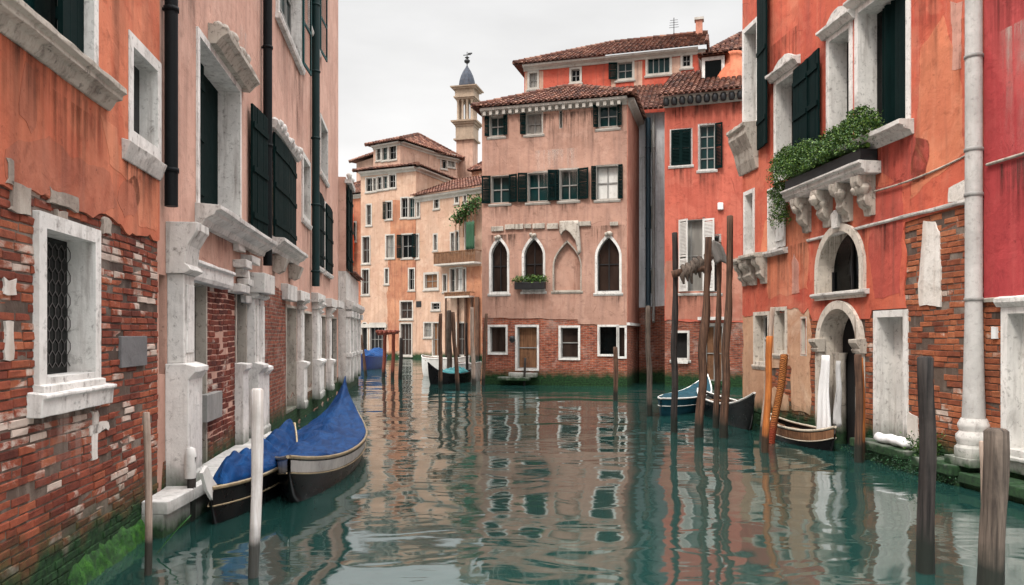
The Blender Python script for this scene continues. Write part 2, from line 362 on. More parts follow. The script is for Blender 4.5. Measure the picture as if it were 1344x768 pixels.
# ------------------------------------------------------------------ mesh builder
class MB:
    def __init__(s): s.v = []; s.f = []; s.sm = []; s.M = None
    def add(s, vs, fs, smooth=False):
        o = len(s.v)
        s.v += [(s.M @ Vector(p)) if s.M is not None else Vector(p) for p in vs]
        s.f += [[o + i for i in q] for q in fs]; s.sm += [smooth] * len(fs)
    def box(s, x0, x1, y0, y1, z0, z1, jit=0):
        vs = [(x, y, z) for z in (z0, z1) for y in (y0, y1) for x in (x0, x1)]
        if jit: vs = [tuple(c + random.uniform(-jit, jit) for c in p) for p in vs]
        s.add(vs, [(0, 2, 3, 1), (4, 5, 7, 6), (0, 1, 5, 4), (2, 6, 7, 3), (0, 4, 6, 2), (1, 3, 7, 5)])
    def fb(s, s0, s1, d0, d1, z0, z1, jit=0): s.box(s0, s1, -d1, -d0, z0, z1, jit)      # d = distance in front of the wall
    def profile(s, s0, s1, prof, seg=1, jit=0):
        """(d, z) outline swept along the wall from s0 to s1"""
        n = len(prof); vs = []; fs = []
        for i in range(seg + 1):
            x = s0 + (s1 - s0) * i / seg
            for d, z in prof:
                vs.append((x + (random.uniform(-jit, jit) if 0 < i < seg else 0), -d + random.uniform(-jit, jit) * (d > .02), z + random.uniform(-jit, jit)))
        for i in range(seg):
            for k in range(n):
                a = i * n + k; b = i * n + (k + 1) % n
                fs.append((a, b, b + n, a + n))
        fs.append(tuple(range(n))[::-1]); fs.append(tuple(range(seg * n, seg * n + n)))
        s.add(vs, fs)
    def prism(s, poly, y0, y1):
        n = len(poly); vs = [(x, y0, z) for x, z in poly] + [(x, y1, z) for x, z in poly]
        fs = [tuple(range(n)), tuple(range(n, 2 * n))[::-1]] + [(i, i + n, (i + 1) % n + n, (i + 1) % n) for i in range(n)]
        s.add(vs, fs)
    def poly(s, pts, d=0): s.add([(x, -d, z) for x, z in pts], [tuple(range(len(pts)))])
    def tube(s, pts, rad, n=8, caps=True, smooth=True, wob=0):
        pts = [Vector(p) for p in pts]; vs = []; fs = []
        if not hasattr(rad, '__len__'): rad = [rad] * len(pts)
        up = None
        for i, p in enumerate(pts):
            t = (pts[min(i + 1, len(pts) - 1)] - pts[max(i - 1, 0)]).normalized()
            if up is None: up = t.orthogonal()
            a = (up - t * up.dot(t)).normalized(); up = a; b = t.cross(a)
            for k in range(n):
                q = 2 * math.pi * k / n
                rr = rad[i] * (1 + (wob * noise.noise(Vector((p.x * 2 + math.cos(q) * 1.3, p.y * 2 + math.sin(q) * 1.3, p.z * 1.1))) if wob else 0))
                vs.append(p + (a * math.cos(q) + b * math.sin(q)) * rr)
        for i in range(len(pts) - 1):
            for k in range(n):
                fs.append((i * n + k, i * n + (k + 1) % n, (i + 1) * n + (k + 1) % n, (i + 1) * n + k))
        s.add(vs, fs, smooth)
        if caps:
            s.add(vs[:n], [tuple(range(n))[::-1]]); s.add(vs[-n:], [tuple(range(n))])
    def lathe(s, prof, n=16, c=(0, 0), smooth=True, rot=0):
        vs = []; fs = []
        for r_, z in prof:
            for k in range(n):
                q = 2 * math.pi * k / n + rot; vs.append((c[0] + r_ * math.cos(q), c[1] + r_ * math.sin(q), z))
        for i in range(len(prof) - 1):
            for k in range(n): fs.append((i * n + k, i * n + (k + 1) % n, (i + 1) * n + (k + 1) % n, (i + 1) * n + k))
        fs2 = [tuple(range(n))[::-1], tuple(range((len(prof) - 1) * n, len(prof) * n))]
        s.add(vs, fs, smooth); s.add(vs, fs2)
    def grid(s, rows, smooth=True):
        n = len(rows[0]); vs = [p for r_ in rows for p in r_]
        fs = [(i * n + k, i * n + k + 1, (i + 1) * n + k + 1, (i + 1) * n + k) for i in range(len(rows) - 1) for k in range(n - 1)]
        s.add(vs, fs, smooth)
    def build(s, name, mat, parent=None, mtx=None, bevel=0, sub=0, solid=0):
        me = bpy.data.meshes.new(name); me.from_pydata([tuple(p) for p in s.v], [], s.f)
        me.polygons.foreach_set('use_smooth', s.sm)
        uv = me.uv_layers.new(name='UVMap'); dat = [0.0] * (2 * len(me.loops)); Z = Vector((0, 0, 1))
        for p in me.polygons:
            nrm = p.normal
            if abs(nrm.z) > .985 or nrm.length < .5: U = Vector((1, 0, 0)); V = Vector((0, 1, 0))
            else: U = Z.cross(nrm).normalized(); V = nrm.cross(U)
            for li in p.loop_indices:
                co = me.vertices[me.loops[li].vertex_index].co
                dat[2 * li] = co.dot(U); dat[2 * li + 1] = co.dot(V)
        uv.data.foreach_set('uv', dat)
        me.materials.append(M[mat] if isinstance(mat, str) else mat)
        o = bpy.data.objects.new(name, me); COL.objects.link(o)
        if parent is not None: o.parent = parent
        if mtx is not None: o.matrix_basis = mtx
        if solid:
            q = o.modifiers.new('thickness', 'SOLIDIFY'); q.thickness = solid
        if bevel:
            q = o.modifiers.new('bevel', 'BEVEL'); q.width = bevel; q.segments = 2; q.limit_method = 'ANGLE'; q.angle_limit = R(40)
        if sub:
            q = o.modifiers.new('subdivision', 'SUBSURF'); q.levels = sub; q.render_levels = sub
        return o

def tag(o, label, cat, group=None, kind=None):
    o['label'] = label; o['category'] = cat
    if group: o['group'] = group
    if kind: o['kind'] = kind
    return o
def thing(name, label, cat, loc=(0, 0, 0), rz=0, group=None):
    o = bpy.data.objects.new(name, None); COL.objects.link(o); o.empty_display_size = .2
    o.location = loc; o.rotation_euler = (0, 0, rz)
    return tag(o, label, cat, group)

def gp(px, Y): return Vector(((px - 672) / 1000 * Y, Y))
def at(px, py, Y): return Vector(((px - 672) / 1000 * Y, Y, EYE + (440 - py) / 1000 * Y))
def on_water(px, py): return gp(px, 1000 * EYE / (py - 440))

# ------------------------------------------------------------------ outlines with holes
def inside(p, loop):
    c = False; n = len(loop); x, y = p
    for i in range(n):
        x1, y1 = loop[i]; x2, y2 = loop[(i + 1) % n]
        if (y1 > y) != (y2 > y) and x < (x2 - x1) * (y - y1) / (y2 - y1) + x1: c = not c
    return c
def panel(mb, outer, holes, d1, do, di):
    loops = [outer] + list(holes); pts = []; ed = []
    for L in loops:
        o = len(pts); pts += [Vector(p) for p in L]; ed += [(o + i, o + (i + 1) % len(L)) for i in range(len(L))]
    vo, eo, fo, _, _, _ = delaunay_2d_cdt(pts, ed, [], 0, 1e-5)
    fs = []
    for f in fo:
        c = sum((vo[i] for i in f), Vector((0, 0))) / len(f)
        if inside(c, outer) and not any(inside(c, h) for h in holes):
            a = vo[f[0]]; b = vo[f[1]]; q = vo[f[2]]
            fs.append(tuple(f) if (b - a).cross(q - a) > 0 else tuple(f)[::-1])
    mb.add([(p.x, -d1, p.y) for p in vo], fs)
    for k, L in enumerate(loops):
        dd = do if k == 0 else di
        n = len(L)
        area = sum(L[i][0] * L[(i + 1) % n][1] - L[(i + 1) % n][0] * L[i][1] for i in range(n))
        if (area > 0) != (k == 0): L = L[::-1]
        mb.add([(x, -d1, z) for x, z in L] + [(x, -dd, z) for x, z in L], [(i, i + n, (i + 1) % n + n, (i + 1) % n) for i in range(n)])
def opening(s0, s1, z0, z1, kind=None, grow=0):
    if kind is None: return [(s0 - grow, z0 - grow), (s1 + grow, z0 - grow), (s1 + grow, z1 + grow), (s0 - grow, z1 + grow)]
    hw = (s1 - s0) / 2; c = (s0 + s1) / 2; pts = [(s0 - grow, z0 - grow), (s1 + grow, z0 - grow)]
    if kind == 'round':
        sp = z1 - hw; r_ = hw + grow
        pts += [(c + r_ * math.cos(a), sp + r_ * math.sin(a)) for a in [math.pi * i / 18 for i in range(19)]]
    else:                                   # pointed, slightly ogee
        rise = hw * 1.75; sp = z1 - rise; h = hw + grow; rs = rise + grow * 1.7
        cur = [(1 - (i / 12) ** 1.9 * 1.0, (i / 12)) for i in range(13)]
        pts += [(c + h * a, sp + rs * b) for a, b in cur]
        pts += [(c - h * a, sp + rs * b) for a, b in cur[::-1][1:]]
    return pts
def ragged(p, q, step=.14, amp=.07, seed=0):
    p = Vector(p); q = Vector(q); n = max(2, int((q - p).length / step)); d = (q - p).normalized(); nn = Vector((-d.y, d.x)); out = []
    for i in range(1, n):
        t = i / n; c = p.lerp(q, t)
        k = noise.noise(Vector((c.x * 1.7, c.y * 1.7, seed))) * 1.6 + noise.noise(Vector((c.x * 6, c.y * 6, seed + 5))) * .9
        out.append(tuple(c + nn * amp * k + d * random.uniform(-.25, .25) * step))
    return out
def ragloop(pts, step=.14, amp=.07, seed=0, hard=()):
    out = []
    for i, p in enumerate(pts):
        out.append(tuple(p))
        if i not in hard: out += ragged(p, pts[(i + 1) % len(pts)], step, amp, seed + i * 3)
    return out

def bricks(mb, s0, s1, z0, z1, holes=(), keep=None, row=.074, ln=.27, out=(.002, .016), seed=0):
    """a wall of single bricks, each a chamfered block of its own"""
    rnd = random.Random(seed); z = z0; i = 0
    while z < z1:
        rh = row * rnd.uniform(.92, 1.08); s = s0 - (ln * .5 if i % 2 else 0) - rnd.uniform(0, .05); i += 1
        while s < s1:
            L = ln * rnd.choice((1, 1, 1, 1, 1.1, .94, .52)) * rnd.uniform(.94, 1.06); a, b = max(s, s0), min(s + L - .010, s1); s += L
            if b - a < .04: continue
            cuts = [(a, b)]
            for (h0, h1, g0, g1) in holes:
                if z + rh > g0 and z < g1:
                    nc = []
                    for (c, d) in cuts:
                        if h1 <= c or h0 >= d: nc.append((c, d)); continue
                        if h0 - c > .04: nc.append((c, h0))
                        if d - h1 > .04: nc.append((h1, d))
                    cuts = nc
            for a, b in cuts:
                if keep and not keep((a + b) / 2, z + rh / 2): continue
                if rnd.random() < .03: continue
                wv = .012 * math.sin(a * 1.3 + z) + .006 * math.sin(a * 4 + z * 3)
                d = rnd.uniform(*out) - (.012 if rnd.random() < .08 else 0); c = .007; j = lambda: rnd.uniform(-.004, .004)
                zz0 = z + wv + .004; zz1 = z + rh - .009 + wv
                bk = [(a + j(), .03, zz0), (b + j(), .03, zz0), (b + j(), .03, zz1), (a + j(), .03, zz1)]
                md = [(a, -d + c, zz0 + j()), (b, -d + c, zz0 + j()), (b, -d + c, zz1 + j()), (a, -d + c, zz1 + j())]
                fr = [(a + c + j(), -d + j(), zz0 + c + j()), (b - c + j(), -d + j(), zz0 + c + j()), (b - c + j(), -d + j(), zz1 - c + j()), (a + c + j(), -d + j(), zz1 - c + j())]
                vs = bk + md + fr
                fs = [(8, 9, 10, 11)] + [(4 + k, 4 + (k + 1) % 4, 8 + (k + 1) % 4, 8 + k) for k in range(4)] + [(k, (k + 1) % 4, 4 + (k + 1) % 4, 4 + k) for k in range(4)]
                mb.add(vs, fs)
        z += rh

# ------------------------------------------------------------------ facades and houses
class Fac:
    def __init__(s, A, B):
        s.A = Vector(A[:2]); s.B = Vector(B[:2]); s.u = (s.B - s.A).normalized(); s.L = (s.B - s.A).length
        s.ang = math.atan2(s.u.y, s.u.x); s.n = Vector((s.u.y, -s.u.x))
        s.mtx = Matrix.Translation((s.A.x, s.A.y, 0)) @ Matrix.Rotation(s.ang, 4, 'Z')
    def P(s, px, py, d=0):
        dx = (px - 672) / 1000; A = s.A + s.n * d
        q = (dx * A.y - A.x) / (s.u.x - dx * s.u.y); Y = A.y + s.u.y * q
        return q, EYE + (440 - py) / 1000 * Y
    def S(s, px, d=0): return s.P(px, 440, d)[0]
    def Rc(s, x0, y0, x1, y1):
        xm = (x0 + x1) / 2
        return s.S(x0), s.S(x1), s.P(xm, y1)[1], s.P(xm, y0)[1]

def shutter_leaf(mb, w_, h_, t=.04, planks=False):
    """leaf in its own frame: x 0..w, z 0..h"""
    if planks:
        n = max(3, int(w_ / .13)); pw = w_ / n
        for i in range(n): mb.box(i * pw + .003, (i + 1) * pw - .003, -t / 2 + random.uniform(-.004, .004), t / 2, random.uniform(0, .012), h_ - random.uniform(0, .012))
        for z in (.14, .5, .84): mb.box(.02, w_ - .02, -t / 2 - .025, -t / 2 - .004, h_ * z - .05, h_ * z + .05)
        return
    st = min(.07, w_ * .16)
    mb.box(0, st, -t / 2, t / 2, 0, h_); mb.box(w_ - st, w_, -t / 2, t / 2, 0, h_)
    for z0, z1 in ((0, .09), (h_ - .09, h_), (h_ * .48, h_ * .48 + .07)): mb.box(st + .001, w_ - st - .001, -t / 2 + .003, t / 2 - .003, z0, z1)
    z = .10
    while z < h_ - .12:
        if not (h_ * .45 < z < h_ * .48 + .07):
            mb.add([(st, -t * .4, z), (w_ - st, -t * .4, z), (w_ - st, t * .4, z + .045), (st, t * .4, z + .045)], [(0, 1, 2, 3)])
            mb.add([(st, -t * .4 + .004, z - .008), (w_ - st, -t * .4 + .004, z - .008), (w_ - st, t * .4, z + .034), (st, t * .4, z + .034)], [(3, 2, 1, 0)])
        z += .06

class House:
    def __init__(s, name, label, A, B, D, H, mat, cat='house', group='houses lining the canal', z0=-1.0):
        s.f = Fac(A, B); s.D = D; s.H = H; s.mat = mat; s.holes = []; s.z0 = z0
        s.root = thing(name, label, cat, (s.f.A.x, s.f.A.y, 0), s.f.ang, group)
        s.inv = s.f.mtx.inverted()
    def part(s, mb, name, mat, parent=None, fac=None, bevel=0, label=None, sub=0, solid=0):
        mtx = (s.inv @ fac.mtx) if (fac is not None and fac is not s.f and parent is None) else None
        o = mb.build(name, mat, parent or s.root, mtx, bevel, sub, solid)
        if label: o['label'] = label
        return o
    def win(s, r, kind=None, depth=.2, fw=.09, fd=.03, sill=.06, pane='glass', bars=(1, 1), shut=None, shm='green_dark', frame='stone_far',
            planks=False, ang=14, name='window', label=None, fac=None, holes=None, sw=None, sash='sash', bevel=0):
        s0, s1, z0, z1 = r; f = fac or s.f
        hs = s.holes if holes is None else holes
        hs.append(opening(s0, s1, z0, z1, kind, .012))
        m = MB(); m.poly(opening(s0, s1, z0, z1, kind, .03), -depth + .004)
        o = s.part(m, name, pane, fac=f, label=label)
        if fw:
            m = MB(); panel(m, opening(s0, s1, z0, z1, kind, fw), [opening(s0, s1, z0, z1, kind)], fd, -.015, -depth)
            s.part(m, 'frame', frame, o, bevel=bevel)
        if bars:
            m = MB(); b = .022; d0, d1 = -depth + .012, -depth + .05
            top = z1 if kind is None else z1 - (s1 - s0) * .12
            for i in range(bars[0] + 2):
                x = s0 + (s1 - s0) * i / (bars[0] + 1); x = min(max(x, s0 + b), s1 - b)
                tz = top if 0 < i < bars[0] + 1 or kind is None else z1 - (s1 - s0) * (.5 if kind == 'round' else .82)
                m.fb(x - b, x + b, d0, d1, z0, tz)
            for i in range(bars[1] + 2):
                if kind and i == bars[1] + 1: continue
                z = z0 + (z1 - z0) * i / (bars[1] + 1); z = min(max(z, z0 + b), z1 - b)
                m.fb(s0 + .001, s1 - .001, d0 + .003, d1 - .003, z - b, z + b)
            s.part(m, 'sash', sash, o)
        if sill:
            m = MB(); m.profile(s0 - fw - .06, s1 + fw + .06, [(-.01, z0 - fw - .10), (sill, z0 - fw - .10), (sill + .03, z0 - fw - .03), (sill + .03, z0 - fw + .008), (-.01, z0 - fw + .02)])
            s.part(m, 'sill', frame, o, bevel=bevel)
        if shut:
            wl = sw or (s1 - s0) / 2; h = z1 - z0 + .04
            def leaf(hx, sgn, a):
                m = MB(); m.M = Matrix.Translation((hx, -fd - .035, z0 - .02)) @ Matrix.Rotation(R(-a) * sgn, 4, 'Z') @ Matrix.Scale(sgn, 4, (1, 0, 0))
                shutter_leaf(m, wl, h, planks=planks); s.part(m, 'shutter', shm, o)
            if shut in ('open', 'left'): leaf(s0 - .02, -1, ang)
            if shut in ('open', 'right'): leaf(s1 + .02, 1, ang)
            if shut in ('closed', 'half'): leaf(s0 + .005, 1, 2 if shut == 'closed' else 38)
            if shut == 'closed': leaf(s1 - .005, -1, 2)
            if shut == 'half': leaf(s1 + .02, 1, ang)
        return o
    def walls(s, mat=None, reveal=.25, sides=True, top=True, outer=None):
        m = MB(); L, H, D, z0 = s.f.L, s.H, s.D, s.z0
        panel(m, outer or [(0, z0), (L, z0), (L, H), (0, H)], s.holes, 0, 0, -reveal)
        if sides:
            m.add([(0, D, z0), (0, 0, z0), (0, 0, H), (0, D, H)], [(0, 1, 2, 3)])
            m.add([(L, 0, z0), (L, D, z0), (L, D, H), (L, 0, H)], [(0, 1, 2, 3)])
            m.add([(L, D, z0), (0, D, z0), (0, D, H), (L, D, H)], [(0, 1, 2, 3)])
        if top: m.add([(0, 0, H), (L, 0, H), (L, D, H), (0, D, H)], [(0, 1, 2, 3)])
        return s.part(m, 'wall', mat or s.mat)
    def plaster(s, loop, mat, d=.024, name='plaster', label=None, extra=()):
        """a coat of plaster of its own thickness, cut round the openings it reaches"""
        xs = [p[0] for p in loop]; zs = [p[1] for p in loop]
        hs = []
        for h in s.holes + list(extra):
            hx = [p[0] for p in h]; hz = [p[1] for p in h]
            if max(hx) > min(xs) and min(hx) < max(xs) and max(hz) > min(zs) and min(hz) < max(zs): hs.append(h)
        m = MB(); panel(m, loop, hs, d, -.004, -.004)
        return s.part(m, name, mat, label=label)
    def stain(s, s0, s1, zt, hgt, mat='stain', d=.036, fac=None):
        m = MB(); m.poly([(s0, zt - hgt), (s1, zt - hgt), (s1, zt), (s0, zt)], d); return s.part(m, 'water_stain', mat, fac=fac)
    def roof(s, slopes, name='roof', pitch=.24, parent=None, rowl=.42, hips=()):
        m = MB()
        for a, b, c, d in slopes:
            a, b, c, d = map(Vector, (a, b, c, d))
            U = (b - a).normalized(); N = U.cross(d - a if (d - a).length > .01 else c - a).normalized(); W = N.cross(U)
            if W.z < 0: W = -W; N = -N
            m.add([a - N * .03, b - N * .03, c - N * .03, d - N * .03], [(0, 1, 2, 3)])
            q = [((p - a).dot(U), (p - a).dot(W)) for p in (a, b, c, d)]
            u = min(x for x, _ in q) + pitch / 2; umax = max(x for x, _ in q)
            while u < umax:
                ws = []
                for i in range(4):
                    (x1, w1), (x2, w2) = q[i], q[(i + 1) % 4]
                    if (x1 > u) != (x2 > u): ws.append(w1 + (w2 - w1) * (u - x1) / (x2 - x1))
                if len(ws) >= 2:
                    w0, w1 = min(ws), max(ws); t = w0 - .06
                    while t < w1 - .05:
                        e1 = min(t + rowl * 1.12, w1); jx = random.uniform(-.012, .012); lf = random.uniform(0, .012); vs = []
                        for (ww, rr, up) in ((t, pitch * .46, .035), (e1, pitch * .38, .0)):
                            for k in range(6):
                                an = math.pi * k / 5
                                vs.append(a + U * (u + jx + rr * math.cos(an)) + W * ww + N * (rr * .62 * math.sin(an) + up + lf))
                        m.add(vs, [(k + 1, k, k + 6, k + 7) for k in range(5)] + [(0, 1, 2, 3, 4, 5)], False)
                        t += rowl
                u += pitch
        for p, q in hips:
            p = Vector(p); q = Vector(q); n = max(1, int((q - p).length / .4))
            for i in range(n):
                a = p.lerp(q, i / n); b = p.lerp(q, (i + 1.12) / n); zz = Vector((0, 0, .03 + random.uniform(0, .015)))
                m.tube([a + zz + Vector((0, 0, .02)), b + zz], [pitch * .56, pitch * .48], 8, True, False)
        return s.part(m, name, 'tiles', parent)
    def hip(s, over=.35, rise=1.6, ridge_in=None, pitch=.24, z=None, name='roof'):
        L, D = s.f.L, s.D; z = s.H + .1 if z is None else z; o = over
        a, b, c, d = (-o, -o, z), (L + o, -o, z), (L + o, D + o, z), (-o, D + o, z)
        i = ridge_in if ridge_in is not None else (D + 2 * o) / 2
        i = min(i, (L + 2 * o) / 2 - .1)
        e, f = (-o + i, D / 2, z + rise), (L + o - i, D / 2, z + rise)
        return s.roof([(a, b, f, e), (b, c, f, f), (c, d, e, f), (d, a, e, e)], name, pitch, hips=[(a, e), (b, f), (e, f), (c, f), (d, e)])
    def eave(s, z, d=.28, h=.28, mat='stone_far', dent=.3, name='cornice', s0=None, s1=None, side=True):
        m = MB(); a = -.02 if s0 is None else s0; b = s.f.L + .02 if s1 is None else s1
        m.profile(a, b, [(-.01, z - h), (.06, z - h), (.08, z - h * .6), (d * .7, z - h * .45), (d, z - h * .35), (d, z), (-.01, z)])
        if side:
            s.part(m, name, mat); m = MB(); m.M = Matrix.Translation((s.f.L, 0, 0)) @ Matrix.Rotation(R(90), 4, 'Z')
            m.profile(.03, s.D, [(-.01, z - h), (.06, z - h), (.08, z - h * .6), (d * .7, z - h * .45), (d, z - h * .35), (d, z - .004), (-.01, z - .004)]); m.M = None
        o = s.part(m, name, mat)
        if dent:
            m = MB(); x = a + dent * .4
            while x < b - dent * .4:
                m.fb(x, x + dent * .45, .02, d * .85, z - h * 1.05, z - h * .42, .004); x += dent
            s.part(m, 'dentils', mat, o)
        return o

def pipe(h, px_s, z0, z1, r, mat, d=None, brackets=True, fac=None, shoe=True):
    s_ = px_s; d = d or r + .05; m = MB()
    pts = [(s_, -d, z1), (s_, -d, z0)]
    if shoe: pts += [(s_, -d - .04, z0 - .10), (s_, -d - .12, z0 - .17)]
    m.tube(pts, r, 12)
    o = h.part(m, 'drainpipe', mat, fac=fac)
    if brackets:
        z = z0 + .4
        while z < z1:
            b = MB(); b.lathe([(r * 1.0, z), (r * 1.18, z), (r * 1.18, z + .05), (r * 1.0, z + .05)], 12, (s_, -d)); b.fb(s_ - .015, s_ + .015, -.004, d - r + .01, z + .01, z + .04); z += 1.9
            h.part(b, 'bracket', mat, o)
    return o

def corbel(m, s0, s1, ztop, D, H, jit=.006):
    m.profile(s0, s1, [(0, ztop), (D, ztop), (D * 1.0, ztop - H * .14), (D * .93, ztop - H * .26), (D * .70, ztop - H * .34), (D * .62, ztop - H * .5), (D * .66, ztop - H * .62),
                       (D * .52, ztop - H * .74), (D * .30, ztop - H * .82), (D * .26, ztop - H), (0, ztop - H)], 3, jit)

def leaves(m, centers, n, size, spread, rnd):
    for _ in range(n):
        c = Vector(rnd.choice(centers)); p = c + Vector((rnd.gauss(0, spread[0]), rnd.gauss(0, spread[1]), rnd.gauss(0, spread[2])))
        leaf(m, p, size * rnd.uniform(.6, 1.3), rnd)
def leaf(m, p, L, rnd):
    a = Vector((rnd.uniform(-1, 1), rnd.uniform(-1, 1), rnd.uniform(-.6, 1))).normalized(); b = a.orthogonal().normalized(); b.rotate(Matrix.Rotation(rnd.uniform(0, 6.3), 3, a)); n = a.cross(b)
    m.add([p, p + a * L * .5 + b * L * .3 + n * L * .08, p + a * L, p + a * L * .5 - b * L * .3 + n * L * .08], [(0, 1, 2), (0, 2, 3)])
# ------------------------------------------------------------------ water
def water():
    s = NT('canal_water')
    v = s.obj
    a = s.noise(s.map(v, (.34, .46, 1)), 1.0, 1, .4, .8)
    b = s.noise(s.map(v, (1.05, 1.7, 1), (3, 7, 0)), 1.0, 1, .4, 1.6)
    calm = s.step(s.noise(s.map(v, (.16, .10, 1), (5, 2, 0)), 1.0, 3, .5, .6), .42, .62)
    c = s.math('MULTIPLY', s.noise(s.map(v, (3.2, 8, 1), (1, 2, 0)), 1.0, 3, .5, .4), calm)
    nr = s.bump(a, 1.0, .070); nr = s.bump(b, 1.0, .0080, nr); nr = s.bump(c, 1.0, .0013, nr)
    silt = s.noise(v, .35, 4)
    col = s.mix(silt, (.007, .032, .028), (.012, .041, .034))
    s.b.inputs['IOR'].default_value = 2.8
    return s.done(col, .05, nr, .5)
M['water'] = water()
m = MB(); m.add([(-400, -60, 0), (400, -60, 0), (400, 700, 0), (-400, 700, 0)], [(0, 1, 2, 3)])
o = m.build('canal_water', 'water'); o['kind'] = 'structure'

LX = lambda Y: -2.98 - .127 * Y
RX = lambda Y: 8.15 - .112 * Y

# ------------------------------------------------------------------ near left: terracotta house over bare brick
h = House('terracotta_house', 'near terracotta plastered house with bare red brick below and one grilled window', (LX(3.6), 3.6), (LX(8.8), 8.8), 7, 13, 'mortar')
f = h.f
lw = (f.S(53), f.S(118), 1.86, 3.05)
lw_o = h.win(lw, depth=.2, fw=.125, fd=.05, sill=0, pane='glass', bars=None, frame='stone_white', bevel=.008, label='grilled lower window in a white stone frame')
m = MB(); s0, s1 = lw[0] - .22, lw[1] + .24
m.profile(s0, s1, [(-.01, 1.56), (.11, 1.56), (.12, 1.70), (.15, 1.71), (.15, 1.735), (-.01, 1.76)], 8, .003); m.profile(lw[0] - .13, lw[1] + .13, [(-.19, 1.74), (.09, 1.74), (.09, 1.80), (-.19, 1.858)], 4, .002)
h.part(m, 'sill', 'stone_white', lw_o, bevel=.008)
m = MB(); p = .115                                    # hexagonal wire grille
for i in range(-1, int((lw[1] - lw[0]) / p) + 2):
    for j in range(-1, int(1.25 / (p * .9)) + 2):
        x = lw[0] + (i + (j % 2) * .5) * p; z = lw[2] + j * p * .9
        for (ax, az), (bx, bz) in (((x, z), (x, z + p * .5)), ((x, z + p * .5), (x + p * .5, z + p * .9)), ((x, z + p * .5), (x - p * .5, z + p * .9))):
            if all(lw[0] < q < lw[1] for q in (ax, bx)) and all(lw[2] < q < lw[3] for q in (az, bz)):
                m.tube([(ax, .165, az), (bx, .165, bz)], .0038, 4, False, False)
h.part(m, 'grille', 'iron_worn', lw_o)
# upper windows
u1 = (f.S(-40), f.S(116), 4.66, 6.5)
uo = h.win(u1, depth=.26, fw=.10, fd=.05, sill=0, pane='glass_teal', bars=(1, 1), frame='stone_white', bevel=.008, label='tall upper window over a long moulded stone sill')
m = MB(); m.profile(u1[0] - .5, f.S(138), [(-.01, 4.35), (.05, 4.35), (.08, 4.39), (.10, 4.44), (.16, 4.46), (.16, 4.50), (.20, 4.52), (.20, 4.57), (-.01, 4.60)], 14, .006)
h.part(m, 'sill', 'stone_dark', uo, bevel=.006)
m = MB(); m.M = Matrix.Translation((u1[1] - .02, .05, 4.68)) @ Matrix.Rotation(R(180 + 4), 4, 'Z'); shutter_leaf(m, .5, 1.8, planks=True); h.part(m, 'shutter', 'green_dark', uo)
u2 = (f.S(171), f.S(203), 4.34, 5.22)
uo = h.win(u2, depth=.17, fw=.13, fd=.035, sill=0, pane='glass', bars=None, frame='stone_white', bevel=.006, label='small square upper window in a white frame')
m = MB(); m.profile(f.S(156), f.S(206), [(-.01, 3.98), (.05, 3.98), (.09, 4.08), (.12, 4.16), (-.01, 4.20)], 5, .004); h.part(m, 'sill', 'stone', uo, bevel=.006)
wl = h.walls(reveal=.4)
hl = [(lw[0] - .12, lw[1] + .12, lw[2] - .3, lw[3] + .12)]
m = MB(); bricks(m, 0, f.L, -.1, 3.62, hl, seed=3); h.part(m, 'brickwork', 'bricks_left')
m = MB()                                              # quoin edge of the corner seen from the canal
L = f.L; lo = [(0, 3.40)]
lo += ragged((0, 3.40), (f.S(28), 3.33), .1, .08, 1) + [(f.S(28), 3.33)] + ragged((f.S(28), 3.33), (f.S(128), 3.34), .1, .045, 2) + [(f.S(128), 3.34)] + ragged((f.S(128), 3.34), (L, 3.30), .1, .07, 3)
lo += [(L, 3.30), (L, 13), (0, 13)]
h.plaster(lo, 'terracotta', .026)
for pts, mt, sd_ in (([(2, 232), (2, 196), (60, 178), (96, 206), (140, 226), (150, 268), (118, 286), (60, 258), (30, 252)], 'under_terracotta', 3), ([(150, 262), (158, 238), (176, 232), (180, 262), (172, 284), (160, 286)], 'under_terracotta', 5),
                     ([(20, 150), (28, 80), (40, 92), (44, 150), (36, 176)], 'under_terracotta', 8), ([(128, 150), (150, 168), (152, 190), (186, 212), (204, 232), (204, 300), (178, 296), (170, 240), (140, 215)], 'under_orange', 9)):
    h.plaster(ragloop([f.P(*p) for p in pts], .07, .035, sd_), mt, .0285, 'plaster_patch')
for (a, b, z0, z1) in ((f.S(8), f.S(35), 3.12, 3.33), (f.S(60), f.S(98), 3.27, 3.40), (f.S(70), f.S(84), 3.12, 3.24), (f.S(131), f.S(142), 3.16, 3.3), (f.S(2), f.S(12), 3.3, 3.48)):
    m = MB(); panel(m, ragloop([(a, z0), (b, z0), (b, z1), (a, z1)], .035, .03, a), [], .034, -.004, -.004); h.part(m, 'plaster_remnant', 'mortar_pale')
for (a, b, z0, z1, sd_) in ((f.S(119), f.S(126), 1.05, 1.5, 1), (f.S(116), f.S(140), 1.28, 1.36, 2), (f.S(4), f.S(15), 2.02, 2.3, 5), (f.S(2), f.S(19), 2.5, 2.62, 6)):
    m = MB(); panel(m, ragloop([(a, z0), (b, z0), (b, z1), (a, z1)], .05, .03, sd_), [], .018, -.004, -.004); h.part(m, 'whitewash_patch', 'whitewash')
m = MB(); m.fb(f.S(155), f.S(189), .0, .035, 1.87, 2.19); h.part(m, 'plaque', 'plaque', bevel=.006, label='plain grey slate plaque')
h.stain(u1[0], f.S(139), 4.36, .95); h.stain(f.S(154), f.S(207), 3.99, .6); h.stain(f.S(60), f.S(112), 4.2, .8, 'stain_rust', .0365)
h.stain(lw[0] - .15, lw[1] + .2, 1.57, .7, 'stain_pale', .022); h.stain(0, f.S(40), 6.5, 2.2); h.stain(f.S(140), f.S(165), 6.5, 2.6)
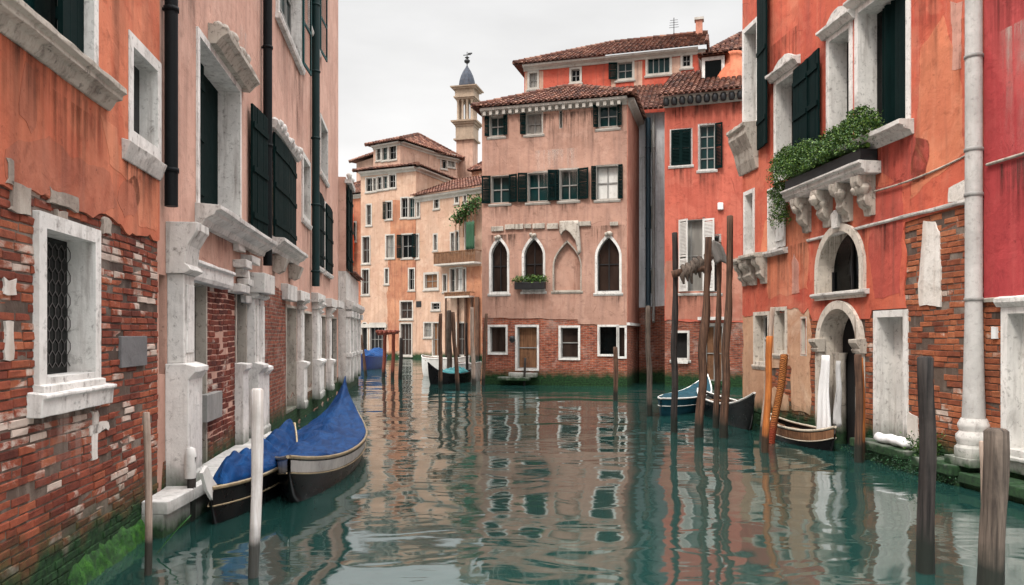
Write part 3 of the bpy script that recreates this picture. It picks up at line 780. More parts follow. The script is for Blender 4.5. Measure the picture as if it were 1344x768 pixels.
# green weed on the footing
rnd = random.Random(5); m = MB(); rows = []; sa, sb = f.S(88), f.S(196)
for i in range(15):
    z = -.12 + .50 * i / 14; row = []
    for k in range(90):
        s_ = sa + (sb - sa) * k / 89; q = noise.noise(Vector((s_ * 3, z * 3, 1))); top = .24 + .10 * noise.noise(Vector((s_ * 2.1, 4, 2))) + .04 * noise.noise(Vector((s_ * 9, 4, 2)))
        e = max(0, 1 - z / top) ** .6 if z < top else 0; e *= min(1, (s_ - sa) / .25, (sb - s_) / .2) ** .5 if sa < s_ < sb else 0
        row.append(Vector((s_, -(-.015 + e * (.10 + .05 * q + .03 * noise.noise(Vector((s_ * 11, z * 11, 3))))), min(z, top + .02))))
    rows.append(row)
m.grid(rows)
for k in range(1200):
    s_ = rnd.uniform(sa + .1, sb - .1); zz = rnd.uniform(.0, .22); leaf(m, Vector((s_, -.05 - .05 * rnd.random(), zz)), rnd.uniform(.006, .016), rnd)
o = m.build('water_weed', 'moss', None, f.mtx); tag(o, 'bright green algae growing along the foot of the near brick wall', 'weed', kind='stuff')

# ------------------------------------------------------------------ left: long dusty pink house
h = House('dusty_pink_house', 'long dusty pink house with tall dark shutters above white pilasters on the left', (LX(8.8), 8.8), (LX(29.5), 29.5), 8, 17, 'pinkish')
f = h.f
sy = lambda Y: (Y - 8.8) * 1.00803
def cap_carving(m, s0, s1, z, d, seed):
    r_ = random.Random(seed); n = max(3, int((s1 - s0) / .16))
    for i in range(n):
        c = s0 + (s1 - s0) * (i + .5) / n; q = r_.uniform(.07, .12); zz = z + r_.uniform(-.02, .10)
        m.lathe([(.01, zz + q), (q * .8, zz + q * .6), (q * 1.1, zz), (q * .7, zz - q * .9), (.01, zz - q * 1.2)], 8, (c, -d * r_.uniform(.3, .75)), True, r_.uniform(0, 1))
def big_sill(o, s0, s1, z, d=.28, seed=0):
    m = MB(); m.profile(s0, s1, [(-.01, z - .28), (d * .3, z - .28), (d * .4, z - .2), (d * .75, z - .14), (d * .8, z - .09), (d, z - .07), (d, z - .005), (-.01, z + .02)], 8, .006)
    h.part(m, 'sill', 'stone', o, bevel=.006)
# tall window with both shutters folded out
a, b = sy(10.45), sy(12.85)
o = h.win((a, b, 4.02, 6.3), depth=.34, fw=.10, fd=.03, sill=0, pane='green_dark', bars=None, frame='stone_white', bevel=.008, label='tall recessed window closed by dark green boards')
m = MB(); m.M = Matrix.Translation((a + .02, .25, 4.03)); shutter_leaf(m, 1.15, 2.26, planks=True); h.part(m, 'shutter', 'green_dark', o)
m = MB(); m.M = Matrix.Translation((sy(13.5), -.08, 4.02)) @ Matrix.Rotation(R(-5), 4, 'Z'); shutter_leaf(m, .95, 2.3, planks=True); h.part(m, 'shutter', 'green_dark', o)
big_sill(o, sy(10.3), sy(14.5), 3.98, .34)
m = MB(); m.profile(a + .5, b + .35, [(-.01, 6.4), (.12, 6.4), (.2, 6.5), (.28, 6.55), (.28, 6.62), (-.01, 6.7)], 8, .01); cap_carving(m, a + .6, b + .3, 6.72, .2, 4); h.part(m, 'carved_lintel', 'stone_dark', o)
# closed pair with a carved head
a, b = sy(15.6), sy(18.4)
o = h.win((a, b, 4.25, 6.35), depth=.2, fw=.10, fd=.05, sill=0, pane='glass', bars=None, frame='stone_white', shut='closed', planks=True, label='window with dark green shutters under a carved head')
big_sill(o, a - .2, b + .35, 4.18, .34)
m = MB(); cap_carving(m, a - .1, b + .3, 6.55, .26, 9); m.profile(a - .2, b + .2, [(-.01, 6.42), (.14, 6.42), (.2, 6.5), (.2, 6.56), (-.01, 6.6)], 6, .01); h.part(m, 'carved_lintel', 'stone', o)
big = [(.16, 3.86), (.3, 3.8), (.22, 3.55), (.1, 3.5), (0, 3.55), (0, 3.86)]
for q in (a + .3, b - .5): m = MB(); m.profile(q, q + .3, big, 2, .01); h.part(m, 'bracket', 'stone_dark', o)
# small bare window, then two closed pairs
o = h.win((sy(20.1), sy(21.3), 5.4, 6.9), depth=.22, fw=.14, fd=.04, sill=.05, pane='glass_pale', bars=(0, 1), frame='stone', label='small plain window in a pale frame')
for (ya, yb, za, zb, lb) in ((22.4, 24.2, 4.35, 6.5, 'nearer closed pair of dark shutters'), (24.9, 26.7, 4.35, 6.5, 'farther closed pair of dark shutters')):
    o = h.win((sy(ya), sy(yb), za, zb), depth=.2, fw=.08, fd=.04, sill=.08, pane='glass', bars=None, frame='stone', shut='closed', planks=True, label=lb)
o = h.win((sy(23.8), sy(25.6), 7.4, 9.0), depth=.3, fw=.12, fd=.04, sill=.06, pane='glass', bars=(1, 1), frame='stone', label='high window set deep in the wall')
o = h.win((sy(16.4), sy(19.6), 9.2, 11.4), depth=.25, fw=.14, fd=.06, sill=.1, pane='glass_teal', bars=(3, 2), frame='stone_white', shut='right', shm='green_teal', sw=.9, ang=5, label='wide top window of teal panes')
o = h.win((sy(21.2), sy(23.2), 10.9, 13.0), depth=.25, fw=.10, fd=.05, sill=.08, pane='glass_teal', bars=(1, 2), frame='stone', shut='right', shm='green_teal', ang=5, label='top window with teal shutter')
# ground floor openings
gr = h.win((sy(8.87), sy(9.10), 1.75, 2.9), depth=.15, fw=0, sill=0, pane='dark', bars=None, label='narrow grilled slot beside the corner')
m = MB()
for i in range(6): m.tube([(sy(8.87), .08, 1.75 + i * .2), (sy(9.10), .08, 1.95 + i * .2)], .008, 5)
h.part(m, 'grille', 'sash', gr)
for (ya, yb, za, zb, pn, lb) in ((9.66, 10.75, .4, 2.88, 'dark', 'open dark doorway'), (12.62, 13.3, 1.2, 2.9, 'dark', 'dark slot beside the brick infill'), (17.5, 18.9, .45, 2.85, 'glass_pale', 'pale door'),
                         (20.3, 21.8, .7, 2.8, 'glass', 'dark ground floor window'), (23.6, 25.1, .5, 2.8, 'glass_brown', 'brown ground floor door'), (27.0, 28.6, .5, 2.8, 'dark', 'far dark doorway')):
    h.win((sy(ya), sy(yb), za, zb), depth=.12 if pn == 'dark' else .25, fw=.06, fd=.03, sill=0, pane=pn, bars=None if pn == 'dark' else (1, 2), frame='stone_dark', name='doorway' if za < .6 else 'window', label=lb)  # dark sheets sit shallow, painting the unlit rooms behind the openings
h.walls(reveal=.4)
# brick infill and bare brick
m = MB(); bricks(m, sy(10.78), sy(12.6), .3, 3.0, seed=8, row=.085); h.part(m, 'brick_infill', 'bricks_dark', label='dark red brick infill panel')
m = MB(); panel(m, ragloop([(sy(14.35), -.2), (sy(17.4), -.2), (sy(17.4), 3.15), (sy(14.35), 3.35)], .15, .05, 3), [], .02, -.004, -.004); h.part(m, 'brick_patch', 'brick_dark', label='bare brick pier between the pilasters')
m = MB(); panel(m, ragloop([(sy(8.9), 0), (sy(29.4), 0), (sy(29.4), .6), (sy(26), .9), (sy(20), .75), (sy(9), .7)], .3, .12, 3), [q for q in h.holes if min(p[1] for p in q) < .9], .012, -.004, -.004); h.part(m, 'brick_base', 'brick_dark')
def pilaster(ya, yb, d, zc, zp, z0=.35, dp=.1, cap=.5, seed=0):
    s0, s1 = sy(ya), sy(yb)
    m = MB(); m.profile(s0, s1, [(0, zp), (d, zp), (d * .97, zc), (0, zc)], 1); m.fb(s0 + .07, s1 - .07, d - .01, d + .018, zp + .12, zc - .12)
    o = h.part(m, 'pilaster', 'stone_white', bevel=.012)
    m = MB(); e = .05
    m.profile(s0 - e, s1 + e, [(0, zc), (d + .02, zc), (d + .09, zc + .05), (d + .06, zc + .09), (d + .02, zc + .12), (d + .05, zc + cap * .55), (d + .14, zc + cap * .8), (d + .16, zc + cap * .85), (d + .16, zc + cap), (0, zc + cap)], 4, .005)
    h.part(m, 'capital', 'stone', o, bevel=.008)
    m = MB(); e = .07
    m.profile(s0 - e, s1 + e, [(0, z0), (d + dp, z0), (d + dp, z0 + .16), (d + dp - .03, z0 + .19), (d + dp - .03, zp - .2), (d + dp, zp - .16), (d + dp + .05, zp - .1), (d + dp + .05, zp - .04), (d, zp + .002), (0, zp + .002)], 3, .004)
    h.part(m, 'pedestal', 'stone_white', o, bevel=.01)
pilaster(9.14, 9.58, .20, 2.94, 1.86, cap=.62)
pilaster(13.4, 13.75, .16, 2.85, 1.72, cap=.32)
pilaster(13.9, 14.25, .16, 2.85, 1.66, cap=.36)
pilaster(19.2, 19.6, .12, 2.85, 1.55, cap=.28)
pilaster(22.0, 22.45, .15, 2.95, 1.5, cap=.3)
pilaster(22.8, 23.25, .12, 2.85, 1.5, cap=.3)
pilaster(25.5, 26.0, .12, 2.8, 1.4, cap=.3)
m = MB(); m.profile(sy(12.55), sy(12.98), [(0, .35), (.14, .35), (.14, 1.6), (.2, 1.64), (.2, 1.72), (0, 1.74)], 1); h.part(m, 'pedestal', 'stone_white', bevel=.01)
m = MB(); m.profile(sy(9.68), sy(11.7), [(-.05, 2.9), (.16, 2.9), (.18, 2.96), (.18, 3.1), (.22, 3.12), (.22, 3.16), (-.01, 3.2)], 6, .006); h.part(m, 'lintel', 'stone_white', bevel=.008)
m = MB(); rr = random.Random(2)
for i in range(7):
    s_ = sy(12.0) + rr.uniform(0, 1.0); z_ = 2.75 + i * .14; m.fb(s_, s_ + rr.uniform(.35, .7), .0, rr.uniform(.1, .26), z_, z_ + .13, .015)
m.fb(sy(13.3), sy(14.3), .02, .34, 2.95, 3.3, .01)
h.part(m, 'stone_corbels', 'stone', bevel=.012, label='broken stone corbels over the brick infill')
rr = random.Random(4)
for (ya, yb, z0, z1, d) in ((16.9, 18.2, 3.0, 3.35, .16), (18.6, 20.1, 3.05, 3.3, .2), (21.8, 23.6, 3.15, 3.42, .2), (25.2, 26.8, 3.15, 3.42, .22), (27.2, 29.2, 3.2, 3.45, .26)):
    m = MB(); m.fb(sy(ya), sy(yb), -.01, d, z0, z1, .008); h.part(m, 'lintel_block', 'stone', bevel=.012)
m = MB(); m.fb(f.S(259), f.S(280), .02, .13, 1.0, 1.38); h.part(m, 'meter_box', 'sash', bevel=.008, label='small grey meter box on the brick infill')
pipe(h, sy(9.0) - .02, 3.72, 17, .075, 'pipe_dark', .10, shoe=False)
pipe(h, sy(14.75), 3.55, 17, .085, 'pipe_dark', .12, shoe=False)
pipe(h, sy(21.2) + .55, 3.6, 17, .11, 'pipe_green', .14, shoe=False)
for ya, yb, zt, hg, mt in ((10.3, 14.4, 3.72, .5, 'stain'), (15.5, 18.8, 3.9, .55, 'stain'), (16.2, 19.8, 8.95, 1.6, 'stain'), (20.0, 21.4, 5.2, 1.2, 'stain'), (23.6, 25.8, 7.2, 1.0, 'stain'), (9.2, 10.4, 8, 3.5, 'stain'), (14.3, 15.3, 9.5, 3, 'stain_pale'), (19, 20.3, 9.5, 4, 'stain'), (22.2, 27, 4.2, .7, 'stain'), (12.9, 13.5, 7.5, 2.5, 'stain_pale')):
    h.stain(sy(ya), sy(yb), zt, hg, mt, .006)
h.hip(.45, 1.6); h.eave(17.0, .3, .3)

# ------------------------------------------------------------------ low house at its end
h = House('low_stone_house', 'low white stone fronted house at the far end of the left bank', (LX(29.6) + .3, 29.6), (LX(36) + .3, 36), 5, 4.7, 'stone')
f = h.f; n6 = f.L / 6.4
for i, (a, b) in enumerate(((.5, 1.3), (2.2, 3.2), (4.2, 5.2))):
    h.win((a * n6, b * n6, .5, 2.8), depth=.3, fw=.08, fd=.05, sill=0, pane=('dark', 'glass_pale', 'glass_brown')[i], bars=None, frame='stone_white', name='doorway')
h.walls(reveal=.35)
for a in (.05, 1.55, 3.5, 5.6):
    m = MB(); m.fb(a, a + .55, -.01, .14, .3, 2.9, .004); m.fb(a - .06, a + .61, .0, .22, 1.35, 1.5, .004); m.fb(a - .06, a + .61, .0, .24, 2.9, 3.15, .006)
    h.part(m, 'pilaster', 'stone_white', bevel=.012)
m = MB(); m.profile(-.05, f.L, [(-.01, 3.2), (.2, 3.2), (.3, 3.35), (.3, 3.5), (-.01, 3.6)], 12, .012); h.part(m, 'string_course', 'stone', bevel=.01)
m = MB(); m.box(0, 1.9, .02, 5, 4.69, 8.35); o = h.part(m, 'upper_storey', 'pinkish')
m = MB(); m.M = Matrix.Translation((.05, -.06, 4.75)); shutter_leaf(m, .95, 3.3, planks=True); m.M = Matrix.Translation((1.0, -.09, 4.75)); shutter_leaf(m, .85, 3.3, planks=True); h.part(m, 'shutter', 'green_dark', o)
m = MB(); cap_carving(m, .0, 1.0, 8.35, .2, 6); m.fb(-.1, 1.95, -.05, .2, 8.1, 8.25, .01); h.part(m, 'carved_lintel', 'stone', o)
h.roof([((1.95, -.15, 4.75), (f.L + .1, -.15, 4.75), (f.L + .1, 5, 6.0), (1.95, 5, 6.0))])

# walkway along the left bank
m = MB(); N = 8; top = []; 
pts = [(8.25, .30), (9.2, .40), (10.2, .46), (13, .6), (16.7, .75), (20, .55), (29, .35)]
def prot(Y):
    for (a, p), (b, q) in zip(pts, pts[1:]):
        if a <= Y <= b: return p + (q - p) * (Y - a) / (b - a)
    return pts[-1][1]
rr = random.Random(3)
for i in range(N):
    ya = 8.25 + (14.2 - 8.25) * i / N; yb = 8.25 + (14.2 - 8.25) * (i + 1) / N - .015
    zt = .40 + rr.uniform(-.008, .008)
    pl = [(LX(ya) + .012, ya), (LX(ya) + prot(ya), ya), (LX(yb) + prot(yb), yb), (LX(yb) + .012, yb)]
    vs = [(x, y, zt) for x, y in pl] + [(x, y, .26) for x, y in pl]
    m.add(vs, [(0, 1, 2, 3), (0, 4, 5, 1), (1, 5, 6, 2), (2, 6, 7, 3), (3, 7, 4, 0)])
    pl2 = [(LX(ya) + .012, ya), (LX(ya) + prot(ya) - .05, ya), (LX(yb) + prot(yb) - .05, yb + .014), (LX(yb) + .012, yb + .014)]
    vs = [(x, y, .259) for x, y in pl2] + [(x, y, -1) for x, y in pl2]
    m.add(vs, [(0, 4, 5, 1), (1, 5, 6, 2), (0, 1, 2, 3)])
o = m.build('walkway', 'stone_walk', bevel=.012); o['kind'] = 'structure'
# ------------------------------------------------------------------ far left group of houses
def wins(h, rects, **k):
    for r in rects:
        kk = dict(k)
        if len(r) > 4: kk.update(r[4])
        x0, y0, x1, y1 = r[:4]; h.win(h.f.Rc(x0, y0, x1, y1), **kk)
far = dict(depth=.22, fw=.12, fd=.04, sill=.08, bars=(1, 1))

h = House('russet_house', 'russet walled house with brown roof mostly hidden behind the low stone house', gp(425, 82), gp(476, 80), 8, 17.0, 'russet')
wins(h, [(463, 292, 467, 316)], **far); h.walls(); h.hip(.5, 2.2, pitch=.35); h.eave(17.0, .3, .4, dent=0, side=False)
m = MB(); rows = []
x0, z1 = h.f.P(463, 282); rr = random.Random(1)
for j in range(14):
    rows.append([Vector((x0 - .25 + .75 * k / 8 + .05 * math.sin(j), -.5 - .12 * math.sin(k * 1.7 + j * .4) - .05 * j / 13, z1 - j * .42)) for k in range(9)])
m.grid(rows); o = m.build('hanging_cloth', 'red_cloth', None, h.f.mtx, solid=.03); tag(o, 'orange red cloth hanging on the far russet house', 'cloth')

h = House('corner_house', 'tall peach corner house with an orange strip and a row of top windows', gp(473.5, 74.5), gp(546, 72), 9, 18.1, 'peach')
f = h.f
T = dict(pane='glass_teal')
wins(h, [(481, 234, 488.5, 251), (490, 234, 493.5, 250), (495.5, 232.5, 501, 248.5), (503, 231.5, 508.5, 247.5, T), (511, 229.5, 519, 246),
         (481.5, 269, 487, 295), (507, 265, 514, 287, dict(shut='left')), (527, 260, 535, 285), (537, 260, 544, 285, T),
         (476, 311, 485, 345, dict(pane='glass_brown')), (507, 309, 517, 338, dict(pane='glass_pale')), (528, 308, 541, 338, dict(shut='open', sw=.5)),
         (475.5, 354, 484, 386, dict(pane='glass_brown')), (505.5, 353, 509.5, 372), (537, 353, 543.5, 380),
         (526, 396, 541, 418, dict(pane='glass_brown')), (486, 425, 505, 466, dict(pane='dark', bars=(3, 1))), (526, 425, 540, 466, dict(pane='glass_brown', bars=(2, 1)))], **far)
wins(h, [(475, 424, 482, 466, dict(kind='round', pane='dark', bars=None))], **far)
h.walls()
a, b = f.S(506.5), f.S(545.9)
lp = ragloop([(f.S(510), f.P(520, 466)[1]), (f.S(524), f.P(520, 460)[1]), (f.S(524), f.P(520, 425)[1]), (b, f.P(540, 392)[1]), (b, f.P(540, 262)[1]), (f.S(514), f.P(520, 262)[1]), (f.S(508), f.P(508, 400)[1])], .5, .12, 4, hard=(3,))
h.plaster(lp, 'orange', .02, label='worn orange strip of wall')
m = MB(); z_ = f.P(490, 430)[1]; m.fb(0, f.S(508), -.01, .12, z_, z_ + .35); h.part(m, 'string_course', 'stone_far')
h.hip(.55, 1.3, pitch=.34); h.eave(18.1, .4, .4, dent=0)

h = House('attic_house', 'pale pink top storey with tiled roof rising behind the peach corner house', gp(490, 80), gp(525.5, 78), 10, 22.0, 'peach_pink')
wins(h, [(494.5, 190, 499.5, 210), (502, 190, 508.5, 210, T), (511, 190, 520, 209)], **far)
h.walls()
h.hip(.6, 2.0, pitch=.36); h.eave(22.0, .4, .35, dent=0)
h2 = House('pale_gabled_house', 'pale pink house wall with dark windows between the attic house and bell tower', gp(526, 80), gp(600, 85), 9, 21.8, 'peach_pink')
wins(h2, [(548, 196, 557, 208), (579, 202, 586, 221), (588, 203, 596.5, 219, dict(pane='glass_pale'))], **far); h2.walls(); h2.hip(.6, 2.0, pitch=.36); h2.eave(21.8, .4, .35, dent=0)

h = House('balcony_house', 'peach canal house with a cluttered roof terrace and wooden balconies', gp(546.3, 71.9), gp(634, 67), 10, 15.2, 'peach')
f = h.f
BR = dict(pane='glass_brown')
wins(h, [(547.5, 261, 550.5, 284), (570, 258, 576, 273), (597.5, 253, 601.5, 266), (609, 252, 612, 266), (569.5, 308, 573.5, 328), (592, 306, 596, 330), (598, 304, 602, 330, T), (611, 292, 616, 331), (617.5, 291, 622, 331),
         (546.5, 308, 549.5, 338, dict(pane='glass_pale')), (558, 360, 574, 378, dict(pane='brown_wood', fw=.2)), (582, 361, 586, 382, BR), (591.5, 353, 597, 383), (599, 352, 607, 381, dict(pane='white_paint')), (608, 353, 611, 383),
         (567, 398, 577, 406), (557, 424, 566.5, 442, dict(pane='glass_pale')), (568.5, 424, 577, 467, dict(pane='brown_wood')), (600, 424, 610, 466, BR)], **far)
h.walls()
m = MB(); z_ = f.P(552, 403)[1]; m.fb(f.S(546.5), f.S(553), -.01, .05, z_, z_ + .55); h.part(m, 'plaque', 'iron', bevel=.01)
def balcony(px0, px1, y0, y1, d, mat='brown_wood', rail=True):
    a, b = f.S(px0), f.S(px1); zb = f.P((px0 + px1) / 2, y1)[1]; zt = f.P((px0 + px1) / 2, y0)[1]
    m = MB(); m.fb(a, b, -.02, d, zb - .15, zb); o = h.part(m, 'balcony', 'stone_far')
    m = MB(); n = int((b - a) / .16)
    for i in range(n + 1):
        x = a + (b - a) * i / n; m.fb(x - .045, x + .045, d - .10, d - .03, zb, zt - .06)
    m.fb(a - .03, b + .03, d - .13, d, zt - .06, zt + .03); m.fb(a, a + .06, 0, d - .13, zt - .06, zt + .02); m.fb(b - .06, b, 0, d - .13, zt - .06, zt + .02)
    h.part(m, 'railing', mat, o)
balcony(579, 632, 331, 346, 1.0); balcony(591, 623, 384, 389, .8)
m = MB(); zt = f.P(620, 272)[1]; zb = f.P(620, 290)[1]                               # terrace frame
for i in range(6):
    x = f.S(607 + i * 5); m.tube([(x, -.9, zb - 1.5), (x, -.9, zt - .9 + i * .22)], .05, 5)
m.tube([(f.S(606), -.9, zt - 1.2), (f.S(633), -.9, zt + .3)], .06, 5); m.tube([(f.S(606), -.2, zt - .8), (f.S(633), -.2, zt + .7)], .06, 5)
o = h.part(m, 'terrace_frame', 'brown_wood')
m = MB(); rnd = random.Random(9); leaves(m, [(f.S(609 + i * 3), -.8, zt - 1.1 + i * .17) for i in range(9)], 900, .28, (.35, .3, .28), rnd)
o2 = m.build('climbing_plant', 'leaf_dark', None, f.mtx); tag(o2, 'climbing plant straggling over the terrace frame of the balcony house', 'plant')
m = MB(); a, b = f.S(622), f.S(632); rows = [[Vector((a + (b - a) * k / 8, -1.05 - .08 * math.sin(k * 2.1), f.P(627, 293)[1] - j * .34)) for k in range(9)] for j in range(8)]
m.grid(rows); o2 = m.build('green_awning', 'green_cloth', None, f.mtx, solid=.03); tag(o2, 'green awning cloth hanging under the terrace frame', 'awning')
for px, r_, mt in ((588, .09, 0), (604, .12, 0), (614, .14, 0), (622, .12, 0), (629, .2, 0)):
    x = f.S(px); m = MB(); m.tube([(x, -.3, 0), (x, -.3, f.P(px, 390)[1])], r_, 7); h.part(m, 'support_post', 'wood_brown')
h.plaster(ragloop([(f.S(612), 0.5), (f.S(633), 0.5), (f.S(633), f.P(625, 350)[1]), (f.S(612), f.P(615, 350)[1])], .4, .1, 7), 'orange', .02, label='rust coloured wall panel under the balconies')
h.eave(15.2, .35, .5, dent=0)
h.roof([((-.3, -.5, 15.3), (f.L + .4, -.5, 15.3), (f.L + .4, 5.5, 17.7), (-.3, 5.5, 17.7))], pitch=.34)
# ------------------------------------------------------------------ bell tower
Yt = 86; w_ = 1.35
c0 = gp(598, Yt); c1 = gp(626.5, Yt)
t = thing('bell_tower', 'slender church bell tower with a lead dome and weathervane', 'tower', ((c0.x + c1.x) / 2, Yt + 1.2, 0), R(-14))
hw = 0.98
Zp = lambda y: EYE + (440 - y) / 1000 * Yt
def sq(m, r0, z0, r1, z1): m.lathe([(r0 * 1.414, z0), (r1 * 1.414, z1)], 4, (0, 0), False, R(45))
m = MB(); sq(m, hw, 0, hw, Zp(181)); m.build('shaft', 'peach_pink', t)
m = MB(); sq(m, hw + .06, Zp(181.5), hw + .06, Zp(165)); m.build('belfry_base', 'tower_stone', t)
m = MB()
for (y0, y1, e) in ((183, 181, .25), (165, 162, .12), (162, 159.5, .3), (159.5, 157.5, .5), (129, 127, .1), (127, 125, .25), (125, 116, .12), (116, 114, .35), (114, 112.5, .55)): sq(m, hw + e, Zp(y0), hw + e * 1.05, Zp(y1))
m.build('cornice', 'tower_stone', t)
for i in range(4):
    for j in range(4):
        if i in (0, 3) or j in (0, 3):
            x = -hw + .16 + (2 * hw - .32) * i / 3; y = -hw + .16 + (2 * hw - .32) * j / 3
            m = MB(); m.lathe([(.2, Zp(157.5)), (.2, Zp(156)), (.14, Zp(155)), (.13, Zp(132)), (.2, Zp(130.5)), (.2, Zp(129))], 8, (x, y)); m.build('column', 'tower_stone', t)
m = MB(); sq(m, .22, Zp(158), .22, Zp(128)); m.build('bell_frame', 'stone_dark', t)
m = MB(); m.lathe([(hw * .98, Zp(112.5)), (hw * .97, Zp(108)), (hw * .90, Zp(102)), (hw * .72, Zp(95)), (hw * .45, Zp(88.5)), (.16, Zp(83.5)), (.1, Zp(82))], 8, (0, 0), False, R(22.5)); m.build('dome', 'lead', t)
m = MB(); m.lathe([(.06, Zp(82)), (.06, Zp(79)), (.3, Zp(77)), (.36, Zp(75)), (.2, Zp(73)), (.1, Zp(72)), (.28, Zp(70.5)), (.1, Zp(69.5)), (.04, Zp(68)), (.04, Zp(63))], 8)
m.box(-.45, .45, -.03, .03, Zp(67.5), Zp(66.6)); m.box(.1, .6, -.03, .03, Zp(66.5), Zp(64.6)); m.build('weathervane', 'iron', t)
h = House('bell_house', 'narrow brick wall with red tiles beside the bell tower', gp(619, 83), gp(640, 82), 3.5, 20.0, 'brick_tan')
h.walls(); h.hip(.3, 1.4, pitch=.3)

# ------------------------------------------------------------------ rose palazzo in the middle
h = House('rose_palazzo', 'rose plastered palazzo with four pointed windows facing down the canal', gp(633, 34.2), gp(823, 32.4), 7, 12.25, 'rose')
f = h.f
k = dict(depth=.22, fw=.07, fd=.03, sill=.05)
wins(h, [(643, 153, 661, 178, dict(pane='glass_teal', shut='open', sw=.2, ang=25)), (691, 149, 711, 175, dict(pane='glass_pale', shut='left', sw=.25)), (786, 138, 810, 166, dict(pane='glass_teal', shut='open', sw=.22, ang=30, fw=.1)),
         (735, 146, 738, 168, dict(fw=.03, sill=0, bars=None, pane='glass_pale')),
         (645, 231, 668, 266, dict(pane='glass_teal', shut='open', sw=.40)), (693, 227, 719, 264, dict(pane='glass_teal', shut='open', sw=.42)), (735, 223, 758, 262, dict(pane='glass_teal', shut='open', sw=.50)),
         (783, 218, 811, 261, dict(pane='white_paint', shut='open', sw=.2, fw=.06, label='window with closed white inner shutters'))], **k)
g = dict(depth=.25, fw=.10, fd=.05, sill=.05, kind='gothic', frame='stone_white')
wins(h, [(645, 315, 666, 383), (688, 313, 713, 380), (784, 311, 813, 382)], pane='glass_brown', bars=(1, 1), sash='iron', **g)
wins(h, [(727, 318, 762, 381, dict(pane='rose', bars=None, fw=.05, depth=.16, frame='stone_dark', label='pointed window walled up with plaster'))], **g)
q = dict(depth=.2, fw=.09, fd=.05, sill=0, frame='stone_white')
wins(h, [(643, 429, 664, 463, dict(pane='glass_brown', bars=(0, 0))), (679, 429, 705, 484, dict(pane='brown_wood', bars=(0, 1), name='door')), (736, 430, 759, 470, dict(pane='glass_brown', bars=(0, 1))),
         (787, 429, 810, 465, dict(pane='glass', bars=None)), (812, 430, 820, 468, dict(pane='glass_brown', bars=None))], **q)
wd = [c for c in h.root.children if c.name.startswith('window')]
z_pl = f.P(650, 417)[1]
h.walls('brick', reveal=.3)
ztop = 12.25
lo = [(-.004, z_pl)] + ragged((0, z_pl), (f.S(758), f.P(758, 419)[1]), .2, .03, 2) + [(f.S(758), f.P(758, 419)[1])] + [(f.S(760), f.P(760, 425)[1])] + ragged((f.S(760), f.P(760, 425)[1]), (f.L, f.P(822, 427)[1]), .2, .03, 5) + [(f.L + .004, f.P(822, 427)[1]), (f.L + .004, ztop), (-.004, ztop)]
h.plaster(lo, 'rose', .03)
sf = Fac(f.B, f.B + (-f.n) * 7)
m = MB(); panel(m, [(-.03, 2.75)] + ragged((-.03, 2.75), (7, 2.7), .2, .04, 3) + [(7, 2.7), (7, ztop), (-.03, ztop)], [], .03, -.004, -.004); h.part(m, 'side_plaster', 'coral_old', fac=sf, label='red brown side wall')
m = MB(); m.fb(-.05, 4, -.01, .12, 2.62, 2.74); h.part(m, 'ledge', 'stone_white', fac=sf)
m = MB(); m.fb(f.S(657), f.S(697), -.01, .55, .22, .36, .01); m.fb(f.S(670), f.S(706), -.01, .3, .36, .55, .01); h.part(m, 'step', 'stone', bevel=.015)
z_ = f.P(700, 299)[1]; rr = random.Random(8); x = .05
while x < f.S(814):
    L_ = rr.uniform(.25, .7)
    if rr.random() < .82: m = MB(); m.fb(x, x + L_, .02, .09 + rr.uniform(0, .05), z_ - rr.uniform(.02, .10), z_ + rr.uniform(.10, .2), .012); h.part(m, 'stone_block', 'stone_dark', bevel=.01)
    x += L_ + rr.uniform(.02, .12)
# carved relief and drape over the walled-up window
m = MB(); rows = []
for j in range(10):
    rows.append([Vector((f.S(736 + kk * 2.7 + (j * .3 if kk > 6 else 0)), -.12 - .06 * abs(math.sin(kk * 1.3)) - .02 * j * (kk % 3) / 3, f.P(740, 291)[1] - j * ((.05, .07, .05, .045, .05, .06, .075, .10, .17, .15)[kk]))) for kk in range(10)])
m.grid(rows); h.part(m, 'carved_drape', 'stone_dark', solid=.05, label='grey carved drapery over the walled up window')
for a, b, c, d in ((696, 704, 309, 3), (795, 802, 307, 4), (651, 657, 312, 7)): m = MB(); cap_carving(m, f.S(a), f.S(b), f.P(b, c)[1], .15, d); h.part(m, 'finial', 'stone_dark')
h.eave(12.3, .3, .30, dent=.3)
for a, b, y, hg, mt in ((640, 672, 268, .8, 'stain'), (690, 722, 266, .9, 'stain'), (732, 760, 264, .8, 'stain'), (640, 668, 384, 1.0, 'stain'), (686, 716, 383, 1.1, 'stain_rust'), (782, 816, 384, .9, 'stain'), (684, 790, 148, 2.2, 'stain'), (752, 764, 340, 2.6, 'stain_rust'), (640, 680, 308, .9, 'stain'), (770, 822, 296, 1.0, 'stain'), (700, 760, 196, 2.0, 'stain_pale')):
    h.stain(f.S(a), f.S(b), f.P((a + b) / 2, y)[1], hg, mt, .034)
h.hip(.36, 1.75, pitch=.23, z=12.36, ridge_in=3.3)
m = MB(); z1 = f.P(674, 444)[1]; m.lathe([(.02, z1 + .12), (.12, z1 + .08), (.14, z1 - .1), (.04, z1 - .2)], 10, (f.S(674), -.22)); m.fb(f.S(674) - .02, f.S(674) + .02, 0, .14, z1 - .02, z1 + .03); h.part(m, 'wall_lamp', 'iron')
